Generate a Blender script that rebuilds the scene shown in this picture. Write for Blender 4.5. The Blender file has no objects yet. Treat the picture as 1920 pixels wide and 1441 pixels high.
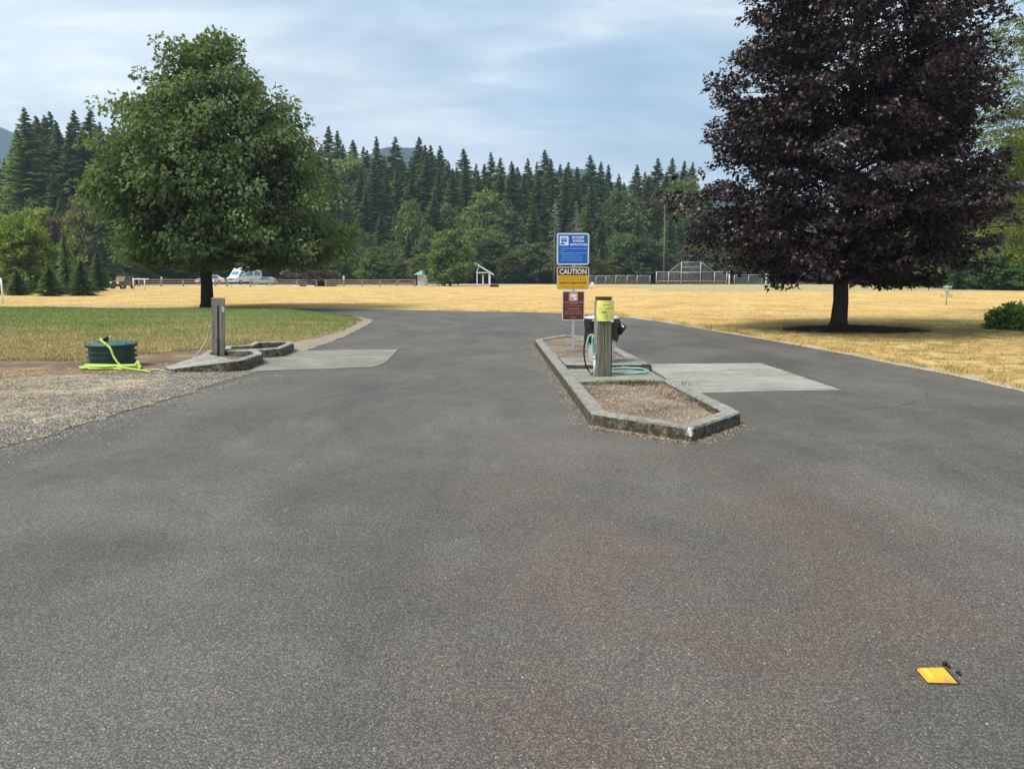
import bpy, bmesh, math, random
import numpy as np
from mathutils import Vector, noise as mnoise

random.seed(7)
R = np.random.RandomState(11)
S = bpy.context.scene
COL = S.collection
rad = math.radians

# ------------------------------------------------------------------ camera
CAM_H, FPX, PITCH = 1.5, 1443.0, math.atan(205.5 / 1443.0)
cam = bpy.data.cameras.new('camera')
cam.sensor_width = 36.0
cam.lens = 36.0 * FPX / 1920.0
cam.clip_start, cam.clip_end = 0.05, 9000
cam_o = bpy.data.objects.new('camera', cam)
cam_o.location = (0, 0, CAM_H)
cam_o.rotation_euler = (math.pi / 2 - PITCH, 0, 0)
COL.objects.link(cam_o)
S.camera = cam_o

# ------------------------------------------------------------------ exposure
S.view_settings.view_transform = 'Standard'
S.view_settings.look = 'None'
S.view_settings.gamma = 1
S.view_settings.use_curve_mapping = False
S.view_settings.exposure = 1.84
S.cycles.max_bounces = 6
S.cycles.diffuse_bounces = 3
S.cycles.glossy_bounces = 2
S.cycles.transmission_bounces = 4
S.cycles.transparent_max_bounces = 6
S.cycles.volume_bounces = 0
S.cycles.use_denoising = True

# ------------------------------------------------------------------ sun
SUN_EL, SUN_AZ = rad(57), rad(-122)      # azimuth measured from +Y towards +X
sd = Vector((math.sin(SUN_AZ) * math.cos(SUN_EL), math.cos(SUN_AZ) * math.cos(SUN_EL), math.sin(SUN_EL)))
sun = bpy.data.lights.new('sun', 'SUN')
sun.energy = 1.5
sun.angle = rad(24)
sun.color = (1.0, 0.94, 0.84)
sun_o = bpy.data.objects.new('sun', sun)
sun_o.rotation_euler = (-sd).to_track_quat('-Z', 'Y').to_euler()
sun_o.location = (0, 0, 60)
COL.objects.link(sun_o)


# ------------------------------------------------------------------ node helpers
class NT:
    def __init__(s, tree):
        s.t = tree
        s.n = tree.nodes
        s.l = tree.links

    def new(s, typ, **kw):
        n = s.n.new(typ)
        for k, v in kw.items():
            setattr(n, k, v)
        return n

    def put(s, sock, v):
        if v is None:
            return
        if hasattr(v, 'is_output') or isinstance(v, bpy.types.NodeSocket):
            s.l.new(v, sock)
        else:
            if isinstance(v, (tuple, list)) and len(v) == 3 and sock.type == 'RGBA':
                v = (*v, 1)
            sock.default_value = v

    def math(s, op, a, b=None, c=None, clamp=False):
        n = s.new('ShaderNodeMath', operation=op, use_clamp=clamp)
        s.put(n.inputs[0], a)
        if b is not None: s.put(n.inputs[1], b)
        if c is not None: s.put(n.inputs[2], c)
        return n.outputs[0]

    def vmath(s, op, a, b=None):
        n = s.new('ShaderNodeVectorMath', operation=op)
        s.put(n.inputs[0], a)
        if b is not None: s.put(n.inputs[1], b)
        return n.outputs['Value'] if op in ('LENGTH', 'DOT_PRODUCT', 'DISTANCE') else n.outputs[0]

    def mix(s, f, a, b, typ='MIX'):
        n = s.new('ShaderNodeMix', data_type='RGBA', blend_type=typ)
        n.clamp_factor = True
        s.put(n.inputs[0], f); s.put(n.inputs[6], a); s.put(n.inputs[7], b)
        return n.outputs[2]

    def noise(s, vec, scale, detail=3, rough=0.55, out='Fac', dist=0.0):
        n = s.new('ShaderNodeTexNoise')
        s.put(n.inputs['Vector'], vec)
        n.inputs['Scale'].default_value = scale
        n.inputs['Detail'].default_value = detail
        n.inputs['Roughness'].default_value = rough
        n.inputs['Distortion'].default_value = dist
        return n.outputs[out]

    def voro(s, vec, scale, out='Distance', feature='F1', rnd=1.0):
        n = s.new('ShaderNodeTexVoronoi', feature=feature)
        s.put(n.inputs['Vector'], vec)
        n.inputs['Scale'].default_value = scale
        n.inputs['Randomness'].default_value = rnd
        return n.outputs[out]

    def ramp(s, f, stops, interp='LINEAR'):
        n = s.new('ShaderNodeValToRGB')
        cr = n.color_ramp
        cr.interpolation = interp
        while len(cr.elements) > 1:
            cr.elements.remove(cr.elements[-1])
        for i, (p, c) in enumerate(stops):
            if not isinstance(c, (tuple, list)): c = (c, c, c)
            e = cr.elements[0] if i == 0 else cr.elements.new(p)
            e.position = p
            e.color = (*c[:3], 1)
        s.put(n.inputs[0], f)
        return n.outputs[0]

    def smooth(s, v, a, b):
        n = s.new('ShaderNodeMapRange', interpolation_type='SMOOTHSTEP')
        s.put(n.inputs[0], v)
        n.inputs[1].default_value = a; n.inputs[2].default_value = b
        return n.outputs[0]

    def mapping(s, vec, scale=(1, 1, 1), rot=(0, 0, 0), loc=(0, 0, 0)):
        n = s.new('ShaderNodeMapping')
        s.put(n.inputs[0], vec)
        n.inputs['Location'].default_value = loc
        n.inputs['Rotation'].default_value = rot
        n.inputs['Scale'].default_value = scale
        return n.outputs[0]

    def bump(s, h, strength=0.5, dist=0.01, normal=None):
        n = s.new('ShaderNodeBump')
        n.inputs['Strength'].default_value = strength
        n.inputs['Distance'].default_value = dist
        s.put(n.inputs['Height'], h)
        if normal is not None: s.put(n.inputs['Normal'], normal)
        return n.outputs[0]

    def pos(s):
        return s.new('ShaderNodeNewGeometry').outputs['Position']

    def obj(s):
        return s.new('ShaderNodeTexCoord').outputs['Object']

    def attr(s, name='rnd'):
        return s.new('ShaderNodeAttribute', attribute_name=name).outputs['Fac']

    def sep(s, v):
        n = s.new('ShaderNodeSeparateXYZ')
        s.put(n.inputs[0], v)
        return n.outputs

    def ellipse(s, P, cx, cy, rx, ry, soft=0.5, rot=0.0):
        """1 inside an ellipse on the ground, 0 outside, with a soft rim"""
        v = s.mapping(s.vmath('SUBTRACT', P, (cx, cy, 0)), rot=(0, 0, rot))
        v = s.vmath('MULTIPLY', v, (1 / rx, 1 / ry, 0))
        return s.math('SUBTRACT', 1.0, s.smooth(s.vmath('LENGTH', v), 1 - soft, 1 + soft))


def material(name, fn, rough=0.8, spec=0.3, metal=0.0):
    m = bpy.data.materials.new(name)
    m.use_nodes = True
    t = NT(m.node_tree)
    b = m.node_tree.nodes['Principled BSDF']
    b.inputs['Roughness'].default_value = rough
    b.inputs['Specular IOR Level'].default_value = spec
    b.inputs['Metallic'].default_value = metal
    if isinstance(fn, tuple):
        col = fn
        nz = t.noise(t.obj(), 6, 4)
        c = t.mix(t.math('MULTIPLY', nz, 0.35), col, tuple(x * 0.75 for x in col))
        t.put(b.inputs['Base Color'], c)
    else:
        out = fn(t, b)
        if out is not None:
            t.put(b.inputs['Base Color'], out)
    return m


def flat(name, col, rough=0.5, spec=0.4, metal=0.0):
    return material(name, col, rough, spec, metal)


# ------------------------------------------------------------------ sky
w = bpy.data.worlds.new('World')
S.world = w
w.use_nodes = True
t = NT(w.node_tree)
w.node_tree.nodes.clear()
sky = t.new('ShaderNodeTexSky', sky_type='NISHITA')
sky.sun_disc = False
sky.sun_elevation = SUN_EL
sky.sun_rotation = SUN_AZ
sky.air_density = 1.0
sky.dust_density = 1.5
D = t.new('ShaderNodeTexCoord').outputs['Generated']
dx, dy, dz = t.sep(D)
den = t.math('ADD', t.math('MAXIMUM', dz, 0.0), 0.16)
comb = t.new('ShaderNodeCombineXYZ')
t.put(comb.inputs[0], t.math('DIVIDE', dx, den))
t.put(comb.inputs[1], t.math('DIVIDE', dy, den))
P = comb.outputs[0]
Pw = t.mapping(P, scale=(0.62, 1.0, 1), rot=(0, 0, rad(-14)), loc=(2.3, 0.9, 0))
big = t.noise(Pw, 0.62, 5, 0.5, dist=0.35)
fine = t.noise(t.mapping(Pw, loc=(5, 3, 0)), 2.2, 6, 0.55, dist=0.3)
dens = t.math('ADD', t.math('MULTIPLY', big, 0.62), t.math('MULTIPLY', fine, 0.38))


def skyblob(az, el, ra, re, soft=0.6):
    """soft elliptical patch of cloud around one direction"""
    c = Vector((math.sin(rad(az)), math.cos(rad(az)), math.tan(rad(el))))
    a = t.math('DIVIDE', dx, t.math('MAXIMUM', dy, 0.02))
    e = t.math('DIVIDE', dz, t.math('MAXIMUM', dy, 0.02))
    ca = math.tan(rad(az)); ce = math.tan(rad(el)) / math.cos(rad(az))
    wob = t.math('MULTIPLY', t.math('SUBTRACT', fine, 0.5), 0.9)
    u = t.math('DIVIDE', t.math('SUBTRACT', a, ca), math.tan(rad(ra)))
    v = t.math('DIVIDE', t.math('SUBTRACT', e, ce), math.tan(rad(re)))
    l = t.math('SQRT', t.math('ADD', t.math('MULTIPLY', u, u), t.math('MULTIPLY', v, v)))
    l = t.math('ADD', l, wob)
    m = t.math('SUBTRACT', 1.0, t.smooth(l, 1 - soft, 1 + soft))
    return t.math('MULTIPLY', m, t.math('GREATER_THAN', dy, 0.02))


cl = t.ramp(dens, [(0.40, (0.30, 0.40, 0.50)), (0.46, (0.38, 0.465, 0.55)), (0.515, (0.50, 0.565, 0.61)), (0.58, (0.70, 0.745, 0.76))])
cl = t.mix(t.math('MULTIPLY', skyblob(-33, 12, 16, 8), 0.8), cl, (0.78, 0.80, 0.80))
cl = t.mix(t.math('MULTIPLY', skyblob(-6, 9.4, 10, 2.6), 0.85), cl, (0.70, 0.75, 0.78))
cl = t.mix(t.math('MULTIPLY', skyblob(4, 7, 16, 2.2), 0.5), cl, (0.55, 0.62, 0.69))
cl = t.mix(t.math('MULTIPLY', skyblob(8, 13, 10, 3.4), 0.6), cl, (0.25, 0.38, 0.53))
cl = t.mix(t.math('MULTIPLY', skyblob(33, 12, 9, 8), 0.5), cl, (0.30, 0.44, 0.66))
cl = t.mix(t.math('MULTIPLY', skyblob(-1, 19, 17, 2.6), 0.5), cl, (0.31, 0.42, 0.53))
cl = t.mix(t.math('MULTIPLY', skyblob(6, 24, 12, 2.2), 0.7), cl, (0.66, 0.72, 0.76))
cl = t.mix(t.math('MULTIPLY', skyblob(-22, 20, 9, 1.8), 0.5), cl, (0.36, 0.46, 0.56))
wisp = t.noise(t.mapping(P, scale=(0.9, 1.5, 1), rot=(0, 0, rad(-10)), loc=(1, 7, 0)), 2.6, 7, 0.62, dist=0.5)
cl = t.mix(1.0, cl, t.ramp(wisp, [(0.34, (0.84, 0.87, 0.90)), (0.50, (1.0, 1.0, 1.0)), (0.66, (1.22, 1.19, 1.14))]), 'MULTIPLY')
# horizon brightening of distant cloud
hz = t.math('SUBTRACT', 1.0, t.smooth(dz, 0.0, 0.17))
cl = t.mix(t.math('MULTIPLY', hz, 0.3), cl, (0.60, 0.66, 0.70))
bg1 = t.new('ShaderNodeBackground'); t.put(bg1.inputs[0], sky.outputs[0]); bg1.inputs[1].default_value = 0.08
bg2 = t.new('ShaderNodeBackground'); t.put(bg2.inputs[0], cl); bg2.inputs[1].default_value = 0.435
mx = t.new('ShaderNodeMixShader'); mx.inputs[0].default_value = 0.88
t.l.new(bg1.outputs[0], mx.inputs[1]); t.l.new(bg2.outputs[0], mx.inputs[2])
wo = t.new('ShaderNodeOutputWorld')
t.l.new(mx.outputs[0], wo.inputs[0])


# ------------------------------------------------------------------ geometry helpers
def ray(px, py):
    x = (px - 960.0) / FPX
    y = -(py - 720.5) / FPX
    c, s_ = math.cos(PITCH), math.sin(PITCH)
    return Vector((x, c + y * s_, -s_ + y * c))


def G(px, py, z=0.0):
    """the point of the photograph's pixel on the level z"""
    d = ray(px, py)
    k = (z - CAM_H) / d.z
    return Vector((d.x * k, d.y * k, z))


def W(px, py, Y):
    """the point of the pixel on the upright plane at distance Y"""
    d = ray(px, py)
    k = Y / d.y
    return Vector((d.x * k, Y, CAM_H + d.z * k))


def tag(o, label=None, cat=None, group=None, kind=None):
    if label: o['label'] = label
    if cat: o['category'] = cat
    if group: o['group'] = group
    if kind: o['kind'] = kind
    return o


def empty(name, loc, label=None, cat=None, group=None, rz=0.0):
    o = bpy.data.objects.new(name, None)
    o.empty_display_size = 0.2
    o.location = loc
    o.rotation_euler = (0, 0, rz)
    COL.objects.link(o)
    return tag(o, label, cat, group)


def link(name, me, mat=None, parent=None, loc=(0, 0, 0)):
    o = bpy.data.objects.new(name, me)
    if mat is not None and not me.materials:
        me.materials.append(mat)
    o.location = loc
    COL.objects.link(o)
    if parent is not None:
        o.parent = parent
    return o


def copy_tree(o, parent=None):
    c = o.copy()
    COL.objects.link(c)
    c.parent = parent
    for ch in [x for x in bpy.data.objects if x.parent == o]:
        copy_tree(ch, c)
    return c


def np_mesh(name, V, F, rnd=None, smooth=False):
    """V (n,3) array, F (m,3) or (m,4) array, rnd: value per vertex"""
    me = bpy.data.meshes.new(name)
    V = np.ascontiguousarray(V, dtype=np.float32)
    F = np.ascontiguousarray(F, dtype=np.int32)
    k = F.shape[1]
    me.vertices.add(len(V)); me.vertices.foreach_set('co', V.ravel())
    me.loops.add(F.size); me.loops.foreach_set('vertex_index', F.ravel())
    me.polygons.add(len(F))
    me.polygons.foreach_set('loop_start', np.arange(0, F.size, k, dtype=np.int32))
    me.polygons.foreach_set('loop_total', np.full(len(F), k, dtype=np.int32))
    me.polygons.foreach_set('use_smooth', np.full(len(F), smooth))
    if rnd is not None:
        a = me.attributes.new('rnd', 'FLOAT', 'POINT')
        a.data.foreach_set('value', np.ascontiguousarray(rnd, dtype=np.float32))
    me.update(calc_edges=True)
    me.validate()
    return me


class MB:
    """collects shapes given in world coordinates"""
    def __init__(s):
        s.v = []; s.f = []

    def add(s, verts, faces):
        b = len(s.v)
        s.v += [tuple(x) for x in verts]
        s.f += [tuple(b + i for i in f) for f in faces]
        return s

    def box(s, c, size, rz=0.0, rx=0.0, ry=0.0):
        from mathutils import Euler
        e = Euler((rx, ry, rz)).to_matrix()
        hx, hy, hz_ = size[0] / 2, size[1] / 2, size[2] / 2
        vs = [Vector(c) + e @ Vector((x * hx, y * hy, z * hz_)) for x in (-1, 1) for y in (-1, 1) for z in (-1, 1)]
        return s.add(vs, [(0, 1, 3, 2), (4, 6, 7, 5), (0, 4, 5, 1), (2, 3, 7, 6), (0, 2, 6, 4), (1, 5, 7, 3)])

    def bar(s, a, b, r, n=8, r2=None):
        return s.tube([a, b], [r, r if r2 is None else r2], n)

    def tube(s, pts, radii, n=8, caps=True, closed=False):
        pts = [Vector(p) for p in pts]
        if not hasattr(radii, '__len__'): radii = [radii] * len(pts)
        vs, fs = [], []
        up = Vector((0, 0, 1))
        prev = None
        m = len(pts)
        for i, p in enumerate(pts):
            if closed:
                d = pts[(i + 1) % m] - pts[i - 1]
            else:
                d = pts[min(i + 1, m - 1)] - pts[max(i - 1, 0)]
            if d.length < 1e-9: d = Vector((0, 0, 1))
            d.normalize()
            if prev is None:
                a = d.cross(up)
                if a.length < 0.05: a = d.cross(Vector((1, 0, 0)))
                a.normalize()
            else:
                a = prev - d * prev.dot(d)
                a.normalize()
            prev = a
            b = d.cross(a)
            for k in range(n):
                th = 2 * math.pi * k / n
                vs.append(p + (a * math.cos(th) + b * math.sin(th)) * radii[i])
        for i in range(m if closed else m - 1):
            j = (i + 1) % m
            for k in range(n):
                k2 = (k + 1) % n
                fs.append((i * n + k, i * n + k2, j * n + k2, j * n + k))
        if caps and not closed:
            fs.append(tuple(range(n - 1, -1, -1)))
            fs.append(tuple((m - 1) * n + k for k in range(n)))
        return s.add(vs, fs)

    def lathe(s, c, prof, n=28, jit=0.0):
        """prof: list of (r, z)"""
        vs, fs = [], []
        for i, (r, z) in enumerate(prof):
            for k in range(n):
                th = 2 * math.pi * k / n
                rr = r * (1 + (random.uniform(-jit, jit) if jit else 0))
                vs.append((c[0] + rr * math.cos(th), c[1] + rr * math.sin(th), c[2] + z + (random.uniform(-jit, jit) * .1 if jit else 0)))
        for i in range(len(prof) - 1):
            for k in range(n):
                k2 = (k + 1) % n
                fs.append((i * n + k, i * n + k2, (i + 1) * n + k2, (i + 1) * n + k))
        return s.add(vs, fs)

    def prism(s, poly, z0, z1):
        n = len(poly)
        za = z0 if hasattr(z0, '__len__') else [z0] * n
        zb = z1 if hasattr(z1, '__len__') else [z1] * n
        area = sum(poly[i][0] * poly[(i + 1) % n][1] - poly[(i + 1) % n][0] * poly[i][1] for i in range(n))
        idx = list(range(n)) if area > 0 else list(range(n - 1, -1, -1))
        vs = [(poly[i][0], poly[i][1], za[i]) for i in idx] + [(poly[i][0], poly[i][1], zb[i]) for i in idx]
        fs = [tuple(range(n - 1, -1, -1)), tuple(range(n, 2 * n))]
        fs += [(i, (i + 1) % n, n + (i + 1) % n, n + i) for i in range(n)]
        return s.add(vs, fs)

    def extrude(s, prof, a, b):
        """prof: points (u,z) in the plane along direction perpendicular to a->b; a, b points; plane u axis = horizontal normal"""
        a, b = Vector(a), Vector(b)
        d = (b - a).normalized()
        u = Vector((d.y, -d.x, 0))
        n = len(prof)
        vs = [a + u * p[0] + Vector((0, 0, p[1])) for p in prof] + [b + u * p[0] + Vector((0, 0, p[1])) for p in prof]
        fs = [tuple(range(n)), tuple(range(2 * n - 1, n - 1, -1))]
        fs += [(i, n + i, n + (i + 1) % n, (i + 1) % n) for i in range(n)]
        return s.add(vs, fs)

    def build(s, name, mat, parent=None, smooth=False, bevel=0.0, recalc=True):
        off = Vector(parent.matrix_basis.translation) if parent is not None else Vector((0, 0, 0))
        if parent is not None and parent.parent is not None:
            off = off + parent.parent.matrix_basis.translation
        rz = 0.0
        me = bpy.data.meshes.new(name)
        me.from_pydata([tuple(Vector(v) - off) for v in s.v], [], s.f)
        if recalc or bevel:
            bm = bmesh.new(); bm.from_mesh(me)
            bmesh.ops.recalc_face_normals(bm, faces=bm.faces)
            if bevel:
                eds = [e for e in bm.edges if len(e.link_faces) == 2 and e.calc_face_angle(0) > 0.5]
                bmesh.ops.bevel(bm, geom=eds, offset=bevel, segments=2, affect='EDGES', clamp_overlap=True, profile=0.6)
            bm.to_mesh(me); bm.free()
        if smooth:
            me.shade_smooth()
        me.materials.append(mat)
        return link(name, me, None, parent)


def in_poly(X, Y, poly):
    ins = np.zeros(len(X), bool)
    n = len(poly)
    for i in range(n):
        x1, y1 = poly[i][0], poly[i][1]
        x2, y2 = poly[(i + 1) % n][0], poly[(i + 1) % n][1]
        c = ((y1 > Y) != (y2 > Y)) & (X < (x2 - x1) * (Y - y1) / ((y2 - y1) if y2 != y1 else 1e-9) + x1)
        ins ^= c
    return ins


def densify(poly, step, jit=0.0, closed=True):
    out = []
    n = len(poly)
    for i in range(n if closed else n - 1):
        a, b = Vector(poly[i][:2]), Vector(poly[(i + 1) % n][:2])
        L = (b - a).length
        k = max(1, min(400, int(L / step)))
        nr = Vector((b.y - a.y, a.x - b.x)) / max(L, 1e-6)
        for j in range(k):
            p = a.lerp(b, j / k)
            q = mnoise.noise(Vector((p.x * 1.7, p.y * 1.7, 0))) + .6 * mnoise.noise(Vector((p.x * 6, p.y * 6, 3)))
            p = p + nr * q * jit
            out.append((p.x, p.y))
    return out


def sheet(name, poly, z, mat, zf=None, kind='structure'):
    me = bpy.data.meshes.new(name)
    bm = bmesh.new()
    vs = [bm.verts.new((p[0], p[1], z)) for p in poly]
    f = bm.faces.new(vs)
    if f.normal.z < 0: f.normal_flip()
    bm.normal_update()
    if f.normal.z < 0: f.normal_flip()
    bmesh.ops.triangulate(bm, faces=bm.faces[:])
    bm.to_mesh(me); bm.free()
    o = link(name, me, mat)
    return tag(o, kind=kind)


def blades(n, sampler, h, wd, lean=0.5, zf=None, seed=1):
    """n grass blades, one triangle each; sampler(n, rs) -> X, Y"""
    rs = np.random.RandomState(seed)
    X, Y = sampler(n, rs)
    n = len(X)
    Z = np.zeros(n) if zf is None else zf(X, Y)
    th = rs.uniform(0, 2 * np.pi, n)
    hh = h * rs.uniform(0.45, 1.25, n)
    ww = wd * rs.uniform(0.6, 1.3, n)
    ld = rs.uniform(0, 2 * np.pi, n)
    la = rs.uniform(0, lean, n) * hh
    V = np.zeros((n, 3, 3))
    V[:, 0] = np.stack([X - np.cos(th) * ww / 2, Y - np.sin(th) * ww / 2, Z - 0.004], 1)
    V[:, 1] = np.stack([X + np.cos(th) * ww / 2, Y + np.sin(th) * ww / 2, Z - 0.004], 1)
    V[:, 2] = np.stack([X + np.cos(ld) * la, Y + np.sin(ld) * la, Z + hh], 1)
    F = np.arange(n * 3).reshape(n, 3)
    return np_mesh('blades', V.reshape(-1, 3), F, np.repeat(rs.uniform(0, 1, n), 3))


# ------------------------------------------------------------------ ground materials
def m_asphalt(t, b):
    P = t.pos()
    n1 = t.noise(P, 0.22, 5, 0.6)
    n2 = t.noise(t.mapping(P, scale=(1, 0.55, 1), rot=(0, 0, 0.35)), 0.9, 5, 0.62, dist=0.5)
    n3 = t.noise(P, 60, 3, 0.7)
    base = t.ramp(n1, [(0.30, (0.144, 0.131, 0.110)), (0.5, (0.170, 0.156, 0.131)), (0.70, (0.200, 0.184, 0.156))])
    base = t.mix(t.smooth(n2, 0.30, 0.72), t.mix(1.0, base, (0.76, 0.76, 0.76), 'MULTIPLY'), t.mix(1.0, base, (1.16, 1.16, 1.15), 'MULTIPLY'))
    base = t.mix(1.0, base, t.ramp(t.noise(t.mapping(P, loc=(4, 8, 0)), 3.1, 4, 0.65), [(0.3, 0.88), (0.7, 1.11)]), 'MULTIPLY')
    dust = t.math('MULTIPLY', t.smooth(t.noise(t.mapping(P, scale=(1, 0.35, 1), rot=(0, 0, -0.3), loc=(3, 1, 0)), 0.8, 5, 0.6, dist=0.8), 0.56, 0.72), 0.35)
    base = t.mix(dust, base, (0.25, 0.235, 0.20))
    oil = t.math('MULTIPLY', t.math('SUBTRACT', 1.0, t.smooth(t.voro(t.vmath('ADD', P, t.vmath('MULTIPLY', t.noise(P, 3.0, 4, out='Color'), (0.5, 0.5, 0))), 0.42), 0.05, 0.22)), 0.25)
    base = t.mix(oil, base, (0.085, 0.08, 0.072))
    # brownish worn tint spread in front of the island
    n4 = t.noise(P, 0.7, 4, 0.6)
    e1 = t.ellipse(P, 1.0, 4.4, 1.5, 2.6, 0.6, rot=-0.15)
    e1 = t.math('MULTIPLY', e1, t.smooth(n4, 0.32, 0.68))
    base = t.mix(t.math('MULTIPLY', e1, 0.85), base, (0.172, 0.132, 0.103))
    n5 = t.noise(t.mapping(P, loc=(7, 2, 0)), 1.3, 4, 0.6)
    e2 = t.math('MULTIPLY', t.ellipse(P, 0.5, 6.7, 0.7, 0.28, 0.8), 0.75)
    base = t.mix(e2, base, (0.21, 0.18, 0.145))
    e3 = t.math('MULTIPLY', t.ellipse(P, 0.45, 2.9, 0.75, 0.9, 0.8), t.smooth(n5, 0.4, 0.7))
    base = t.mix(t.math('MULTIPLY', e3, 0.45), base, (0.185, 0.130, 0.108))
    # dusty pale fringe beside the kerbs and pad
    e4 = t.math('MULTIPLY', t.ellipse(P, 0.55, 9.6, 0.5, 2.6, 0.7, rot=-0.05), t.smooth(n5, 0.35, 0.62))
    base = t.mix(t.math('MULTIPLY', e4, 0.45), base, (0.21, 0.185, 0.155))
    # darker swept tracks where wheels turn
    tr = t.mapping(P, scale=(1, 0.12, 1), rot=(0, 0, 0.5))
    n6 = t.noise(tr, 1.1, 3, 0.5)
    base = t.mix(t.math('MULTIPLY', t.smooth(n6, 0.56, 0.70), 0.30), base, (0.085, 0.083, 0.078))
    # thin dark cracks
    cr = t.voro(t.vmath('ADD', P, t.vmath('MULTIPLY', t.noise(P, 1.3, 4, out='Color'), (0.8, 0.8, 0))), 0.28, 'Distance', 'DISTANCE_TO_EDGE')
    crm = t.math('MULTIPLY', t.math('SUBTRACT', 1.0, t.smooth(cr, 0.0, 0.0035)), t.smooth(t.noise(P, 0.33, 2), 0.49, 0.56))
    base = t.mix(t.math('MULTIPLY', crm, 0.55), base, (0.045, 0.045, 0.042))
    # aggregate: stones of 5 to 10 mm, each of its own tone
    vn = t.new('ShaderNodeTexVoronoi'); t.put(vn.inputs['Vector'], P); vn.inputs['Scale'].default_value = 120
    cell = t.sep(vn.outputs['Color'])
    dist = vn.outputs['Distance']
    tone = t.ramp(cell[0], [(0.0, 0.42), (0.35, 0.86), (0.85, 1.10), (0.98, 1.22), (0.992, 1.7), (1.0, 2.3)])
    tone2 = t.mix(t.smooth(dist, 0.30, 0.62), tone, (0.45, 0.45, 0.45))
    vn2 = t.new('ShaderNodeTexVoronoi'); t.put(vn2.inputs['Vector'], P); vn2.inputs['Scale'].default_value = 34
    c2 = t.sep(vn2.outputs['Color'])
    spk = t.math('MULTIPLY', t.math('GREATER_THAN', c2[1], 0.985), t.math('LESS_THAN', vn2.outputs['Distance'], 0.17))
    col = t.mix(1.0, base, tone2, 'MULTIPLY')
    col = t.mix(1.0, col, t.ramp(n3, [(0.25, 0.72), (0.75, 1.25)]), 'MULTIPLY')
    n7 = t.noise(P, 38, 3, 0.75)
    col = t.mix(1.0, col, t.ramp(n7, [(0.30, 0.62), (0.46, 1.0), (0.7, 1.12)]), 'MULTIPLY')
    col = t.mix(t.math('MULTIPLY', spk, 0.6), col, (0.38, 0.37, 0.34))
    h = t.math('ADD', t.math('MULTIPLY', t.math('SUBTRACT', 1.0, dist), 1.0), t.math('MULTIPLY', n3, 0.6))
    t.put(b.inputs['Normal'], t.bump(h, 0.65, 0.005))
    return col


MAT = {}
MAT['asphalt'] = material('asphalt', m_asphalt, rough=0.70, spec=0.42)


def m_concrete(dark=1.0, moss=True, warm=0.0):
    def f(t, b):
        P = t.pos()
        n1 = t.noise(P, 2.3, 5, 0.6)
        n2 = t.noise(P, 14, 5, 0.7)
        n3 = t.noise(P, 90, 3, 0.7)
        c = t.ramp(n1, [(0.3, (0.23 * dark, 0.22 * dark, 0.19 * dark)), (0.5, (0.31 * dark, 0.30 * dark, 0.265 * dark)), (0.7, (0.40 * dark, 0.385 * dark, 0.34 * dark))])
        c = t.mix(t.math('MULTIPLY', t.smooth(n2, 0.48, 0.66), 0.7), c, (0.13, 0.12, 0.095))
        c = t.mix(t.math('MULTIPLY', t.smooth(n2, 0.46, 0.34), 0.5), c, (0.46 * dark, 0.44 * dark, 0.38 * dark))
        c = t.mix(1.0, c, t.ramp(n3, [(0.25, 0.78), (0.75, 1.2)]), 'MULTIPLY')
        if moss:
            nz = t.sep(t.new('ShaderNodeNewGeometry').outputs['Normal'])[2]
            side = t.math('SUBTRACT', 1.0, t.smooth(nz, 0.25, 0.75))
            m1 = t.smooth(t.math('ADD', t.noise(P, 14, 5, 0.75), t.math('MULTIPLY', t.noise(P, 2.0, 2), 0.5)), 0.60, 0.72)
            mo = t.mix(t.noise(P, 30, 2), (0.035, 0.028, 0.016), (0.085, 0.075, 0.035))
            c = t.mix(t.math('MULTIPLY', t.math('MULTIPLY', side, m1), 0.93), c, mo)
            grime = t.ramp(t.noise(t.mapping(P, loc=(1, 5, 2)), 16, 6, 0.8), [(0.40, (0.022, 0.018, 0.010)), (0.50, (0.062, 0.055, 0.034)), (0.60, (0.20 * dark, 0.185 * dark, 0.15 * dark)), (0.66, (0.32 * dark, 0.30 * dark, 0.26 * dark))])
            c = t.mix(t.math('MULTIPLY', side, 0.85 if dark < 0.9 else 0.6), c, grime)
            wv = t.vmath('LENGTH', t.vmath('MULTIPLY', t.vmath('SUBTRACT', P, (1.617, 6.84, 0.105)), (1.0, 0.8, 0.75)))
            wm = t.math('MULTIPLY', t.math('SUBTRACT', 1.0, t.smooth(t.math('ADD', wv, t.math('MULTIPLY', t.noise(P, 26, 4, 0.7), 0.16)), 0.100, 0.114)), 0.7)
            c = t.mix(wm, c, (0.72, 0.70, 0.66))
            sp = t.smooth(t.noise(t.mapping(P, loc=(3, 1, 2)), 17, 4, 0.7), 0.62, 0.74)
            c = t.mix(t.math('MULTIPLY', sp, 0.5), c, (0.10, 0.09, 0.055))
        t.put(b.inputs['Normal'], t.bump(t.math('ADD', n2, t.math('MULTIPLY', n3, 0.5)), 0.6, 0.012))
        return c
    return f


MAT['curb'] = material('kerb_concrete', m_concrete(0.82), rough=0.9)
MAT['curb_left'] = material('pale_kerb_concrete', m_concrete(0.95), rough=0.9)


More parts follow.
